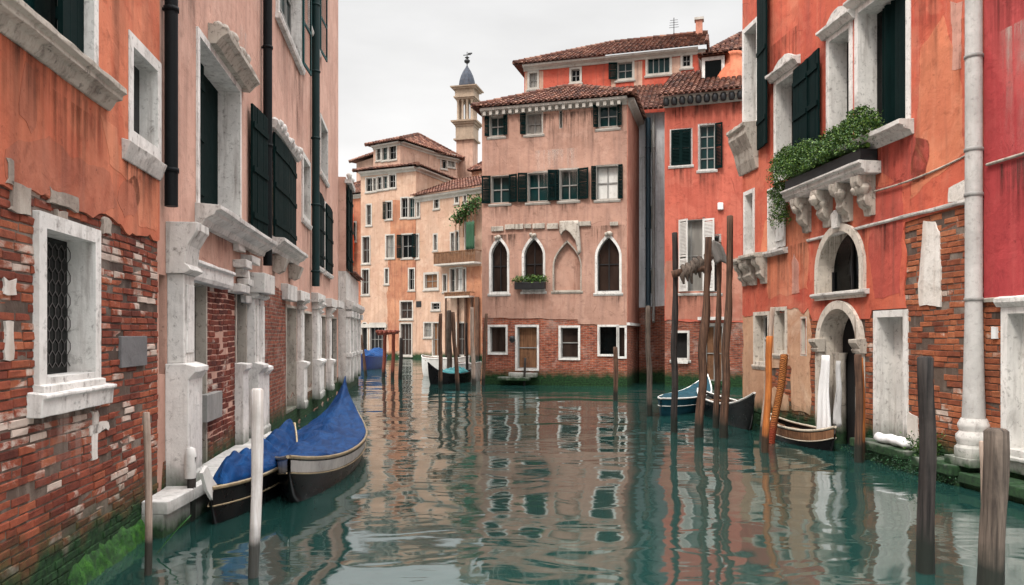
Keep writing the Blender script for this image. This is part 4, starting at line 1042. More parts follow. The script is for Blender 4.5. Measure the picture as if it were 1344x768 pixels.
# window box
s0, s1 = f.S(678), f.S(717); zb = f.P(697, 380)[1]; zt = f.P(697, 371)[1]
t = thing('window_box', 'dark window box of greenery on the second pointed window', 'planter', (f.mtx @ Vector(((s0 + s1) / 2, -.05, zb)))[:], f.ang)
W2 = (s1 - s0) / 2
m = MB(); m.box(-W2, W2, -.30, -.03, .0, zt - zb); m.build('box', 'iron', t, bevel=.01)
m = MB(); rnd = random.Random(4); leaves(m, [(x * W2 / 5, -.17, zt - zb + .12) for x in range(-5, 6)], 700, .09, (.09, .09, .09), rnd); m.build('foliage', 'leaf', t)

# ------------------------------------------------------------------ grey house in the gap, coral house, scarlet house above
h = House('grey_gap_house', 'narrow grey blue house squeezed between the rose palazzo and coral house', (6.02, 36.1), (7.5, 35.75), 4.5, 12.7, 'grey_wall')
f = h.f
wins(h, [(850, 270, 855, 300, dict(fw=.03, sill=0, bars=None)), (850, 355, 855, 385, dict(fw=.03, sill=0, bars=None)), (849, 170, 855, 200, dict(fw=.03, sill=0, bars=None))], pane='glass_teal', depth=.15)
h.walls('grey_wall')
pipe(h, f.S(851), 3.0, 12.4, .12, 'pipe_teal', .2); pipe(h, f.S(858), 3.0, 12.6, .07, 'sash', .12)
h.plaster([(0, -.5), (f.L, -.5), (f.L, 3.6), (0, 3.5)], 'brick_dark', .015, name='brick_base')
h.roof([((-1.4, -.5, 12.75), (2.9, -.5, 12.75), (2.9, 6.2, 16.0), (-1.4, 6.2, 16.0))], pitch=.23)

h = House('coral_house', 'bright coral red house with dark green shutters behind the mooring poles', gp(872.5, 33.2), gp(992, 32.0), 8, 12.45, 'coral')
f = h.f
wins(h, [(881, 171, 907, 216, dict(shut='closed', fw=.06)), (918, 164, 938, 222, dict(pane='glass_teal', shut='right', sw=.34, ang=24, fw=.06, bars=(1, 3)))], depth=.2, frame='stone_white', planks=False)
wins(h, [(891, 289, 922, 382, dict(pane='glass_pale', fw=.1, shm='white_paint', shut='half', label='tall window with white shutters ajar'))], depth=.22, frame='stone')
wins(h, [(930, 310, 944, 383, dict(pane='glass_brown', fw=.08))], depth=.22, frame='stone')
wins(h, [(884, 437, 902, 470, dict(pane='dark', fw=.1, bars=None)), (926, 428, 948, 500, dict(pane='brown_wood', fw=.12, bars=(1, 1), name='door'))], depth=.25, frame='stone')
h.walls('brick_dark', reveal=.3)
zc = f.P(900, 421)[1]
lo = [(-.004, zc)] + ragged((0, zc), (f.L, zc - .1), .2, .05, 4) + [(f.L, zc - .1), (f.L, 12.45), (-.004, 12.45)]
h.plaster(lo, 'coral', .03)
h.plaster(ragloop([(.05, zc + .05), (f.L - .1, zc), (f.L - .1, f.P(950, 338)[1]), (.05, f.P(890, 342)[1])], .3, .08, 9), 'coral_old', .034, label='faded lower wall')
m = MB(); m.fb(f.S(926) - .3, f.S(948) + .3, 0, .3, f.P(935, 420)[1], f.P(935, 416)[1] , .01); h.part(m, 'door_canopy', 'stone_white')
m = MB(); m.fb(f.S(885), f.S(903), -.01, .14, f.P(890, 474)[1] - .1, f.P(890, 474)[1], .01); h.part(m, 'ledge', 'stone_white')
m = MB(); z_ = f.P(946, 276)[1]; m.fb(f.S(942), f.S(949.5), 0, .18, z_, z_ + .3); h.part(m, 'alarm_box', 'white_plastic', bevel=.03)
h.eave(12.5, .34, .42, dent=0)
for a, b, y, hg, mt in ((878, 910, 220, 1.2, 'stain'), (916, 948, 228, 1.3, 'stain'), (874, 985, 135, 1.4, 'stain'), (886, 930, 386, 1.2, 'stain')): h.stain(f.S(a), f.S(b), f.P((a + b) / 2, y)[1], hg, mt, .040)
m = MB(); x = .1
while x < f.L - .2:
    m.lathe([(.10, 12.1), (.13, 12.18), (.13, 12.34), (.10, 12.42)], 8, (x, -.32)); x += .34
h.part(m, 'dentils', 'iron')
h.roof([((-.3, -.5, 12.52), (f.L + .3, -.5, 12.52), (f.L + .3, 5.5, 15.4), (-.3, 5.5, 15.4))], pitch=.23)
dz = 13.6; d0 = (f.S(907), f.S(934))
# dormer stands on the roof slope
Yd = 2.6
m = MB(); x0, x1 = d0[0] + .25, d0[1] + .4; m.box(x0, x1, Yd, Yd + 2.4, 13.3, 15.05); do = h.part(m, 'dormer', 'coral_old')
m = MB(); m.box(x0 + .12, x1 - .12, Yd - .02, Yd + .02, 13.75, 14.85); h.part(m, 'window', 'glass', do)
m = MB(); panel(m, opening(x0, x1, 13.62, 15.0), [opening(x0 + .14, x1 - .14, 13.78, 14.84)], .07, 0, -.01); m.v = [v + Vector((0, Yd, 0)) for v in m.v]; h.part(m, 'frame', 'stone_white', do)
h.roof([((x0 - .2, Yd - .3, 15.05), (x1 + .2, Yd - .3, 15.05), (x1 + .2, Yd + 2.5, 15.75), (x0 - .2, Yd + 2.5, 15.75))], 'dormer_roof', .23, do)
m = MB(); cx = f.S(950) + .3; m.lathe([(.95, 13.7), (.85, 14.1), (.5, 14.7), (.38, 15.0), (.42, 15.05), (.42, 15.2), (.1, 15.3)], 16, (cx, 3.0)); h.part(m, 'chimney', 'terracotta')

h = House('scarlet_house', 'scarlet house with a low tiled roof rising behind the rose palazzo', gp(688, 45), gp(916, 42.2), 11, 18.0, 'upper_red')
f = h.f; e_ = dict(depth=.18, fw=.12, fd=.04, sill=.06, frame='stone_far')
wins(h, [(695, 96, 705, 115, dict(pane='glass_pale')), (750, 91, 761, 107), (811, 82, 830, 103, dict(pane='glass_teal', shut='left', sw=.5)), (850, 75, 879, 96, dict(pane='glass_teal', bars=(3, 0))), (896, 72, 906, 87)], **e_)
h.walls()
m = MB()
for a, b in ((689, 713), (802, 808), (832, 843), (880, 894)):
    panel(m, [(f.S(a), 12), (f.S(b), 12), (f.S(b), 17.7), (f.S(a), 17.7)], h.holes, .012, 0, 0)
h.part(m, 'pale_panels', 'peach_pink')
h.eave(18.05, .4, .3, dent=0)
L, D = f.L, 11
h.roof([((-.5, -.5, 18.1), (L + .5, -.5, 18.1), (L + .3, 5.5, 21.0), (4.5, 5.5, 21.0)), ((-.5, D, 18.1), (-.5, -.5, 18.1), (4.5, 5.5, 21.0), (4.5, 5.5, 21.0)), ((L + .5, -.5, 18.1), (L + .5, D, 18.1), (L + .3, 5.5, 21.0), (L + .3, 5.5, 21.0))], pitch=.27, hips=[((-.5, -.5, 18.1), (4.5, 5.5, 21.0)), ((4.5, 5.5, 21), (L + .3, 5.5, 21))])
m = MB(); m.box(L - .35, L + .05, 4.8, 5.2, 20.4, 21.6); c_ = h.part(m, 'chimney', 'coral_old'); m = MB(); m.box(L - .43, L + .13, 4.72, 5.28, 21.6, 21.75); h.part(m, 'cap', 'stone_far', c_)
m = MB(); zz = 20.6; m.tube([(L - 1.7, 5.3, zz), (L - 1.7, 5.3, zz + 1.5)], .025, 5)
for i in range(4): m.tube([(L - 2.0 + i * .02, 5.3, zz + .9 + i * .15), (L - 1.4 - i * .02, 5.3, zz + .9 + i * .15)], .015, 4)
h.part(m, 'aerial', 'iron')
h = House('rear_red_house', 'small red house end under a tiled roof at the far right skyline', gp(938, 47), gp(1010, 46), 8, 19.4, 'upper_red')
wins(h, [(953, 76, 967, 90, dict(pane='peach_pink', bars=None))], **e_); h.walls(); h.eave(19.4, .3, .4, dent=0); h.hip(.5, 2.6, pitch=.27)
# ------------------------------------------------------------------ near right: tall red house
h = House('tall_red_house', 'tall red house with a double arched water door and stone balcony', (RX(19.6), 19.6), (RX(11.13), 11.13), 8, 13.5, 'mortar')
f = h.f; L = f.L; S = f.S
kw = dict(depth=.34, fw=.12, fd=.05, sill=0, pane='glass', bars=None, frame='stone_white', bevel=.008)
def gable_head(o, a, b, z, seed=0):
    m = MB(); m.profile(a - .22, b + .22, [(-.01, z), (.10, z), (.16, z + .08), (.22, z + .11), (.22, z + .16), (-.01, z + .22)], 7, .008)
    c = (a + b) / 2; n = 7
    m.prism([(a - .1, z + .2)] + [(a - .1 + (b - a + .2) * i / n, z + .22 + .2 * math.sin(math.pi * i / n) + random.uniform(-.02, .02)) for i in range(n + 1)] + [(b + .1, z + .2)], -.10, .0)
    h.part(m, 'carved_lintel', 'stone', o, bevel=.008)
def low_sill(o, a, b, z, d=.26):
    m = MB(); m.profile(a - .3, b + .2, [(-.01, z - .24), (.06, z - .24), (.10, z - .17), (d * .7, z - .14), (d * .75, z - .1), (d, z - .08), (d, z), (-.01, z + .02)], 7, .005)
    h.part(m, 'sill', 'stone', o, bevel=.006)
we = (S(1129), S(1192), 5.86, 8.25); o = h.win(we, **dict(kw, label='largest upper window nearest the camera with a dark shutter')); low_sill(o, we[0], we[1], 5.80, .3); gable_head(o, we[0], we[1], 8.36)
m = MB(); m.M = Matrix.Translation((we[1] - .02, .06, 5.88)) @ Matrix.Rotation(R(180 - 12), 4, 'Z'); shutter_leaf(m, .62, 2.34, planks=True); h.part(m, 'shutter', 'green_dark', o)
m = MB(); rows = [[Vector((we[0] + .35 + .55 * k / 10, .22 + .05 * math.sin(k * 1.9), 8.2 - j * .33)) for k in range(11)] for j in range(8)]; m.grid(rows); h.part(m, 'curtain', 'green_dark', o)
wd = (S(1091), S(1117), 5.86, 8.1); o = h.win(wd, **dict(kw, label='upper window with a white reveal above the hedge')); gable_head(o, wd[0], wd[1], 8.2, 2)
wb = (S(1021), S(1046), 5.86, 8.0); o = h.win(wb, **dict(kw, shut='right', sw=.72, ang=4, planks=True, label='upper window with a dark shutter folded open')); gable_head(o, wb[0], wb[1], 8.1, 3)
m = MB(); m.M = Matrix.Translation((S(1062), -.09, 5.85)) @ Matrix.Rotation(R(-6), 4, 'Z'); shutter_leaf(m, S(1085) - S(1062), 2.2, planks=True); h.part(m, 'shutter', 'green_dark', o)
wa = (S(979), S(995), 7.5, 9.9); o = h.win(wa, **dict(kw, label='far upper window over a big carved sill'))
m = MB(); m.M = Matrix.Translation((S(998.5), -.08, 6.7)) @ Matrix.Rotation(R(-8), 4, 'Z'); shutter_leaf(m, S(1016) - S(998.5), 4.6, planks=True); h.part(m, 'shutter', 'green_dark', o)
m = MB(); m.profile(-.12, S(997), [(-.01, 6.3), (.08, 6.3), (.16, 6.55), (.2, 6.8), (.3, 7.0), (.36, 7.15), (.36, 7.3), (.42, 7.34), (.42, 7.42), (-.01, 7.46)], 8, .014); h.part(m, 'carved_sill', 'stone_dark', o, bevel=.01)
# lower middle windows and corbelled ledges
w1 = (S(1011), S(1021), 4.25, 5.6); o = h.win(w1, **dict(kw, fw=.06, label='dark narrow window with one white shutter'))
m = MB(); m.M = Matrix.Translation((S(1023), -.07, 4.2)); shutter_leaf(m, S(1034) - S(1023), 1.45, planks=True); h.part(m, 'shutter', 'white_paint', o)
m = MB(); m.profile(S(1008), S(1036), [(-.01, 4.05), (.12, 4.05), (.16, 4.12), (.16, 4.17), (-.01, 4.2)], 3, .004); h.part(m, 'sill', 'stone', o)
w2 = (S(980), S(990), 4.35, 5.75); o = h.win(w2, **dict(kw, fw=.10, pane='glass_pale', label='pale shuttered window above the corbelled ledge'))
m = MB(); m.profile(-.1, S(986), [(-.01, 4.0), (.34, 4.0), (.38, 4.06), (.38, 4.12), (-.01, 4.16)], 3, .006); h.part(m, 'corbelled_ledge', 'stone_dark', bevel=.008)
for q in (.1, .42): m = MB(); corbel(m, q, q + .2, 3.998, .32, .55); h.part(m, 'corbel', 'stone_dark', bevel=.008)
m = MB()
m.profile(S(987.5), S(1009), [(-.01, 4.06), (.34, 4.06), (.38, 4.1), (.38, 4.17), (-.01, 4.2)], 4, .006); h.part(m, 'corbelled_ledge', 'stone_dark', bevel=.008)
for q in (S(989), S(1002)): m = MB(); corbel(m, q, q + .28, 4.055, .32, .62); h.part(m, 'corbel', 'stone_dark', bevel=.008)
# ground floor openings
for q, lb in (((S(992.5), S(1009), 1.55, 2.68), 'far small ground floor window'), ((S(1020), S(1032), 1.85, 2.76), 'middle small ground floor window')):
    h.win(q, depth=.24, fw=.09, fd=.04, sill=.03, pane='glass', bars=(1, 1), frame='stone_tan', sash='white_paint', label=lb)
h.win((S(1053), S(1058.5), 1.8, 2.55), depth=.2, fw=.05, fd=.02, sill=0, pane='dark', bars=None, frame='stone_tan', label='narrow slit window beside the arch')
ua = (S(1079), S(1133), 3.06, 4.24)
o = h.win(ua, **dict(kw, kind='round', depth=.26, fw=.15, fd=.09, bars=(1, 0), sash='iron', frame='stone_tan', label='upper arched window above the water door'))
m = MB(); m.profile(ua[0] - .25, ua[1] + .25, [(-.01, 2.96), (.10, 2.96), (.14, 3.0), (.14, 3.05), (-.01, 3.06)], 6, .006); h.part(m, 'ledge', 'stone', o, bevel=.006); m = MB()
c = (ua[0] + ua[1]) / 2; m.prism([(c - .10, 4.3), (c + .10, 4.3), (c + .14, 4.58), (c, 4.66), (c - .14, 4.58)], -.16, 0); h.part(m, 'keystone', 'stone', o, bevel=.006)
da = (S(1081), S(1129), -.6, 2.72)
o = h.win(da, **dict(kw, kind='round', depth=.42, fw=.16, fd=.10, pane='dark', frame='stone_tan', name='arched_door', label='tall round arched water door standing open'))
for a, b in ((da[0] - .22, da[0] + .04), (da[1] - .04, da[1] + .22)):
    m = MB(); m.profile(a, b, [(-.02, 1.86), (.14, 1.86), (.16, 1.92), (.14, 1.95), (.18, 2.0), (.22, 2.06), (.22, 2.12), (-.02, 2.14)], 2, .004); h.part(m, 'capital', 'stone_dark', o, bevel=.008)
m = MB(); m.lathe([(.13, -.6), (.13, .3), (.12, 1.7), (.15, 1.84)], 14, (da[0] + .16, .26)); h.part(m, 'column', 'stone_dark', o)
dw = (S(1153), S(1187), .36, 2.52)
o = h.win(dw, **dict(kw, depth=.30, fw=.12, fd=.03, pane='stone_white', name='door', label='blank white door in a stone frame'))
m = MB(); m.fb(dw[1] - .34, dw[1] - .1, -.285, -.265, 1.45, 1.7); m.lathe([(.03, 1.5), (.03, 1.55)], 8, (dw[1] - .06, .26)); h.part(m, 'panel', 'white_plastic', o)
h.walls(reveal=.5, top=True)
hl = [(min(p[0] for p in q) - .08, max(p[0] for p in q) + .08, min(p[1] for p in q), max(p[1] for p in q) + .1) for q in h.holes]
m = MB(); bricks(m, S(1136), L + .02, -.1, 4.3, hl, seed=21, row=.094, ln=.30); h.part(m, 'brickwork', 'bricks_right')
m = MB(); bricks(m, 0, S(1076), -.1, 2.9, hl, seed=23, row=.09, ln=.28, out=(.0, .012)); h.part(m, 'brickwork', 'bricks_right')
sx = S(1190)
lo = [(0, 2.72)] + ragged((0, 2.72), (S(1062), 2.78), .15, .10, 1) + [(S(1062), 2.78), (S(1068), 2.5), (S(1143), 2.5), (S(1146), 2.66), (sx, 2.66)] + ragged((sx, 2.66), (sx, 4.12), .1, .045, 4) + [(sx, 4.12), (L, 4.2), (L, 13.5), (0, 13.5)]
h.plaster(lo, 'redhouse', .028)
lo = ragloop([(0, .25), (S(1000), .3), (S(1010), 1.35), (S(1040), 1.45), (S(1040), .55), (S(1064), .5), (S(1064), 2.95), (0, 2.9)], .12, .06, 12)
h.plaster(lo, 'tan', .018, label='stained tan plaster round the small ground floor windows')
lo = ragloop([(S(1014), .5), (S(1036), .5), (S(1036), .85), (S(1014), .95)], .1, .05, 3); h.plaster(lo, 'tan', .016)
for pts, sd_ in (([(1209, 402), (1236, 403), (1236, 345), (1234, 305), (1228, 291), (1214, 290), (1211, 330), (1207, 372)], 2), ([(1193, 585), (1206, 590), (1206, 547), (1194, 541)], 5)):
    m = MB(); panel(m, ragloop([f.P(*p) for p in pts], .08, .018, sd_), [], .032, -.004, -.004); h.part(m, 'whitewash_patch', 'whitewash')
m = MB(); panel(m, ragloop([f.P(*p) for p in ((1248, 266), (1278, 262), (1278, 233), (1262, 240), (1249, 247))], .08, .01, 2), [], .05, -.004, -.004); h.part(m, 'whitewash_patch', 'whitewash', label='white patch beside the column pipe')
m = MB(); panel(m, ragloop([f.P(*p) for p in ((1041, 386), (1051, 384), (1050, 345), (1044, 333), (1041, 345))], .1, .02, 2), [], .036, -.004, -.004); h.part(m, 'plaster_patch', 'pinkpatch'); m = MB(); panel(m, ragloop([f.P(*p) for p in ((1252, 92), (1264, 90), (1266, 2), (1250, 2))], .1, .03, 7), [], .034, -.004, -.004); h.part(m, 'plaster_patch', 'pinkpatch')
m = MB(); m.profile(S(1062), L, [(-.01, 4.18), (.05, 4.18), (.07, 4.2), (.07, 4.235), (-.01, 4.25)], 14, .006); h.part(m, 'string_course', 'stone', bevel=.005)
for pts, mt, sd_ in (([(1196, 262), (1204, 180), (1212, 60), (1240, 20), (1262, 90), (1268, 200), (1240, 226), (1210, 250)], 'under_orange', 2), ([(1142, 330), (1146, 250), (1186, 236), (1188, 300), (1184, 385), (1150, 392)], 'under_red', 4), ([(1000, 330), (1006, 290), (1040, 280), (1064, 300), (1062, 380), (1010, 392)], 'under_orange', 6),
                     ([(1152, 215), (1160, 190), (1198, 176), (1222, 190), (1216, 236), (1180, 240)], 'under_red', 7)):
    h.plaster(ragloop([f.P(*p) for p in pts], .08, .05, sd_), mt, .0305, 'plaster_patch')
# balcony
za = 5.32; Sd = lambda px: S(px, .40)
b0, b1 = Sd(1027), Sd(1131)
m = MB(); m.profile(b0, b1, [(-.01, za - .22), (.34, za - .22), (.36, za - .16), (.40, za - .14), (.40, za - .06), (.46, za - .04), (.46, za), (-.01, za)], 9, .007); bo = h.part(m, 'balcony', 'stone', bevel=.008)
for a in (.14, .42, .66, .90):
    m = MB(); c = b0 + (b1 - b0) * a; corbel(m, c - .13, c + .13, za - .222, .38, .72, .012); cap_carving(m, c - .12, c + .12, za - .46, .5, int(a * 100)); h.part(m, 'corbel', 'stone_dark', bo, bevel=.01)
m = MB(); m.fb(b0 + .06, b1 - .08, .05, .38, za + .002, za + .22, .01); h.part(m, 'trough', 'iron', bo)
rnd = random.Random(6); m = MB(); cen = []
for i in range(2200):
    t = rnd.random(); s_ = b0 - .45 + (b1 + .12 - b0 + .45) * t; hgt = .66 + .10 * math.sin(t * 9) + .06 * math.sin(t * 23)
    q = rnd.uniform(-1, 1); cen.append((s_, -.26 + .28 * q, za + .22 + hgt * math.sqrt(max(0, 1 - q * q)) * rnd.random() ** .45))
for i in range(260): cen.append((b0 - .30 + rnd.uniform(-.30, .12), -.26 + rnd.uniform(-.18, .18), za + .3 - rnd.random() ** 1.3 * .95))
leaves(m, cen, 24000, .046, (.03, .03, .032), rnd)
m.tube([(b0, -.22, za + .25), ((b0 + b1) / 2, -.22, za + .38), (b1 - .1, -.22, za + .3)], .05, 6)
o = m.build('balcony_hedge', 'leaf', None, f.mtx); tag(o, 'thick green hedge overflowing the stone balcony of the tall red house', 'hedge')
# column-like pipe with a stone foot
m = MB(); cs = L - .04; r_ = .115; d_ = .14
prof = [(.155, .98), (.14, 1.4), (r_, 2.6), (r_, 4.0), (r_ * .96, 13.4)]
m.lathe(prof, 20, (cs, -d_)); po = h.part(m, 'drainpipe', 'zinc', label='thick pale grey column pipe')
m = MB(); m.lathe([(.25, .42), (.25, .56), (.21, .60), (.235, .68), (.235, .74), (.185, .80), (.21, .86), (.21, .90), (.168, .985)], 20, (cs, -d_)); m.box(cs - .27, cs + .27, -d_ - .27, -.0, .30, .42); h.part(m, 'foot', 'stone', po, bevel=.006)
for z in (f.P(1290, 393)[1], f.P(1290, 256)[1], f.P(1290, 197)[1], f.P(1290, 75)[1], f.P(1290, -60)[1]): m = MB(); m.lathe([(r_, z - .03), (r_ + .014, z - .02), (r_ + .014, z + .02), (r_, z + .03)], 18, (cs, -d_)); h.part(m, 'joint', 'sash', po)
m = MB(); pts = []
for i in range(15):
    t = i / 14; s_ = S(1128) + (L - S(1128)) * t; pts.append((s_, -.05 - .02 * math.sin(t * 5), 4.83 + .12 * t - .10 * math.sin(math.pi * t)))
m.tube(pts, .016, 6); h.part(m, 'cable', 'stone_dark')
for a, b, zt, hg, mt in ((1128, 1198, 5.58, 1.0, 'stain'), (1030, 1150, 5.1, .9, 'stain'), (1072, 1140, 2.97, .5, 'stain'), (1066, 1190, 4.17, .8, 'stain'), (1240, 1280, 9.5, 3.2, 'stain_pale'), (1205, 1235, 8.6, 3.0, 'stain'), (980, 1010, 4.0, 1.0, 'stain'), (1020, 1064, 4.2, 1.2, 'stain'), (1012, 1050, 9.0, 3, 'stain'), (1255, 1290, 7, 2.2, 'stain_rust')):
    h.stain(S(a), S(b), zt, hg, mt, .0345)
h.hip(.5, 2.0); h.eave(13.5, .35, .35)

# crimson neighbour
h2 = House('crimson_house', 'crimson house at the right edge with a white framed window over brick', (RX(11.11), 11.11), (RX(6.5), 6.5), 8, 13.2, 'mortar')
f2 = h2.f
q = (f2.S(1327), f2.S(1327) + 1.05, .62, 2.5)
o = h2.win(q, depth=.22, fw=.12, fd=.06, sill=0, pane='glass_pale', bars=(1, 0), frame='stone_white', sash='white_paint', bevel=.008)
m = MB(); m.profile(q[0] - .2, q[1] + .2, [(-.01, .30), (.07, .30), (.09, .46), (.12, .48), (.12, .52), (-.01, .54)], 4, .004); h2.part(m, 'sill', 'stone_white', o, bevel=.006); m = MB(); m.profile(q[0] - .18, q[1] + .18, [(-.01, 2.6), (.08, 2.6), (.13, 2.66), (.13, 2.72), (-.01, 2.76)], 4, .004); h2.part(m, 'lintel', 'stone_white', o, bevel=.006)
h2.walls(reveal=.4)
m = MB(); bricks(m, 0, f2.L, -.1, 2.8, [(q[0] - .13, q[1] + .13, q[2] - .13, q[3] + .13)], seed=31, row=.094, ln=.30); h2.part(m, 'brickwork', 'bricks_right')
h2.plaster([(0, 2.72)] + ragged((0, 2.72), (f2.L, 2.72), .15, .03, 1) + [(f2.L, 2.72), (f2.L, 13.2), (0, 13.2)], 'crimson', .03)
m = MB(); m.profile(0.02, f2.L, [(-.01, 2.68), (.05, 2.68), (.06, 2.73), (-.01, 2.76)], 8, .006); h2.part(m, 'string_course', 'stone_dark')
m = MB(); m.tube([(.1, -.06, 4.66), (1.2, -.06, 4.66), (2.5, -.06, 4.72), (4.4, -.06, 4.7)], .022, 6); h2.part(m, 'cable', 'stone_dark')
m = MB(); m.fb(f2.S(1305), f2.S(1311), .0, .05, 2.15, 2.32); h2.part(m, 'number_plate', 'white_plastic')
h2.stain(.15, 2.0, 4.62, 1.2, 'stain', .034); h2.stain(.05, 1.3, 8.0, 3.2, 'stain', .034); h2.stain(.3, 1.6, 6.5, 2.4, 'stain_pale', .0345)
h2.hip(.5, 2.0); h2.eave(13.2, .35, .35)

# stone ledge along the right bank
def ledge(fa, a, b, d, z, name, label, seed):
    m = MB(); n = max(1, int((b - a) / .8)); rr = random.Random(seed)
    for i in range(n):
        x0 = a + (b - a) * i / n; x1 = a + (b - a) * (i + 1) / n - .012
        m.fb(x0, x1, .012, d + rr.uniform(-.02, .02), z - .14, z + rr.uniform(-.01, .01), .006); m.fb(x0, x1, .012, d - .10, -1, z - .142)
    o = m.build(name, 'stone', None, fa.mtx, bevel=.014); return tag(o, label, 'ledge')
ledge(f, S(1142), S(1218), .42, .32, 'stone_ledge', 'mossy stone ledge in front of the blank white door', 1)
ledge(f, S(1236), L, .50, .29, 'stone_ledge', 'stone ledge under the foot of the pale column pipe', 2)
ledge(f2, .02, f2.L, .46, .22, 'stone_ledge', 'dark stone ledge under the crimson house window', 3)
m = MB(); rnd = random.Random(12)
for k in range(2600):
    s_ = rnd.choice((rnd.uniform(S(1140), S(1218)), rnd.uniform(S(1205), S(1240)), rnd.uniform(S(1236), L)))
    leaf(m, Vector((s_, -rnd.choice((.10, .42, .40)) - abs(rnd.gauss(0, .07)), max(-.02, .08 + rnd.gauss(0, .08)))), rnd.uniform(.014, .032), rnd)
o = m.build('water_weed', 'weed_dark', None, f.mtx); tag(o, 'dark green weed growing on the ledges of the right bank', 'weed', kind='stuff')
m = MB(); rnd = random.Random(13)
for i in range(10):
    s_ = S(1224) + rnd.uniform(-.15, .25); p0 = Vector((s_, -.16, .1)); p1 = p0 + Vector((rnd.uniform(-.15, .15), rnd.uniform(-.15, .05), rnd.uniform(.3, .65))); m.tube([p0, (p0 + p1) / 2 + Vector((.02, 0, 0)), p1], .006, 4)
    leaves(m, [tuple(p0.lerp(p1, t / 6)) for t in range(2, 7)], 50, .06, (.05, .05, .05), rnd)
o = m.build('ledge_shrub', 'leaf_dark', None, f.mtx); tag(o, 'small leafy shrub growing between the ledges below the orange brick', 'shrub')
m = MB(); a, b = S(1166), S(1212); pts = [(a + (b - a) * i / 10, -.22 - .02 * math.sin(i), .33 + .085 + .012 * math.sin(i * 1.9)) for i in range(11)]
m.tube(pts, [.05] + [.085] * 9 + [.05], 12, True, True, .25); o = m.build('rolled_tarpaulin', 'white_cloth', None, f.mtx); tag(o, 'rolled white tarpaulin lying on the ledge beside the white door', 'tarpaulin')
# white cloths hanging at the arch
def hang(name, label, x0, x1, zt, zb, d0, d1, mat, seed, fold=3.2):
    m = MB(); rr = random.Random(seed); rows = []; ph = rr.uniform(0, 6)
    for j in range(15):
        t = j / 14; rows.append([Vector((x0 + (x1 - x0) * (k / 14) * (1 - .35 * (1 - t) ** .8) + .02 * math.sin(j * .6 + seed), -(d0 + (d1 - d0) * t) - .06 * (.35 + .65 * t) * math.sin(k / 14 * fold * 6.28 + ph + 1.2 * t) - .02 * math.sin(k * 1.9 + seed), zt + (zb - zt) * t + .04 * math.sin(k * 1.1 + seed) * t)) for k in range(15)])
    m.grid(rows); o = m.build(name, mat, None, f.mtx, solid=.012); return tag(o, label, 'cloth')
hang('hanging_cloth', 'broad white cloth hanging in folds at the arched water door', S(1076, .2), S(1091, .2), 1.8, .12, .13, .22, 'white_cloth', 1, 2.3)
hang('hanging_cloth', 'narrow grey white cloth strip hanging inside the arched water door', S(1095, .2), S(1099, .2), 1.7, .45, .12, .18, 'grey_white', 4, 1.3)
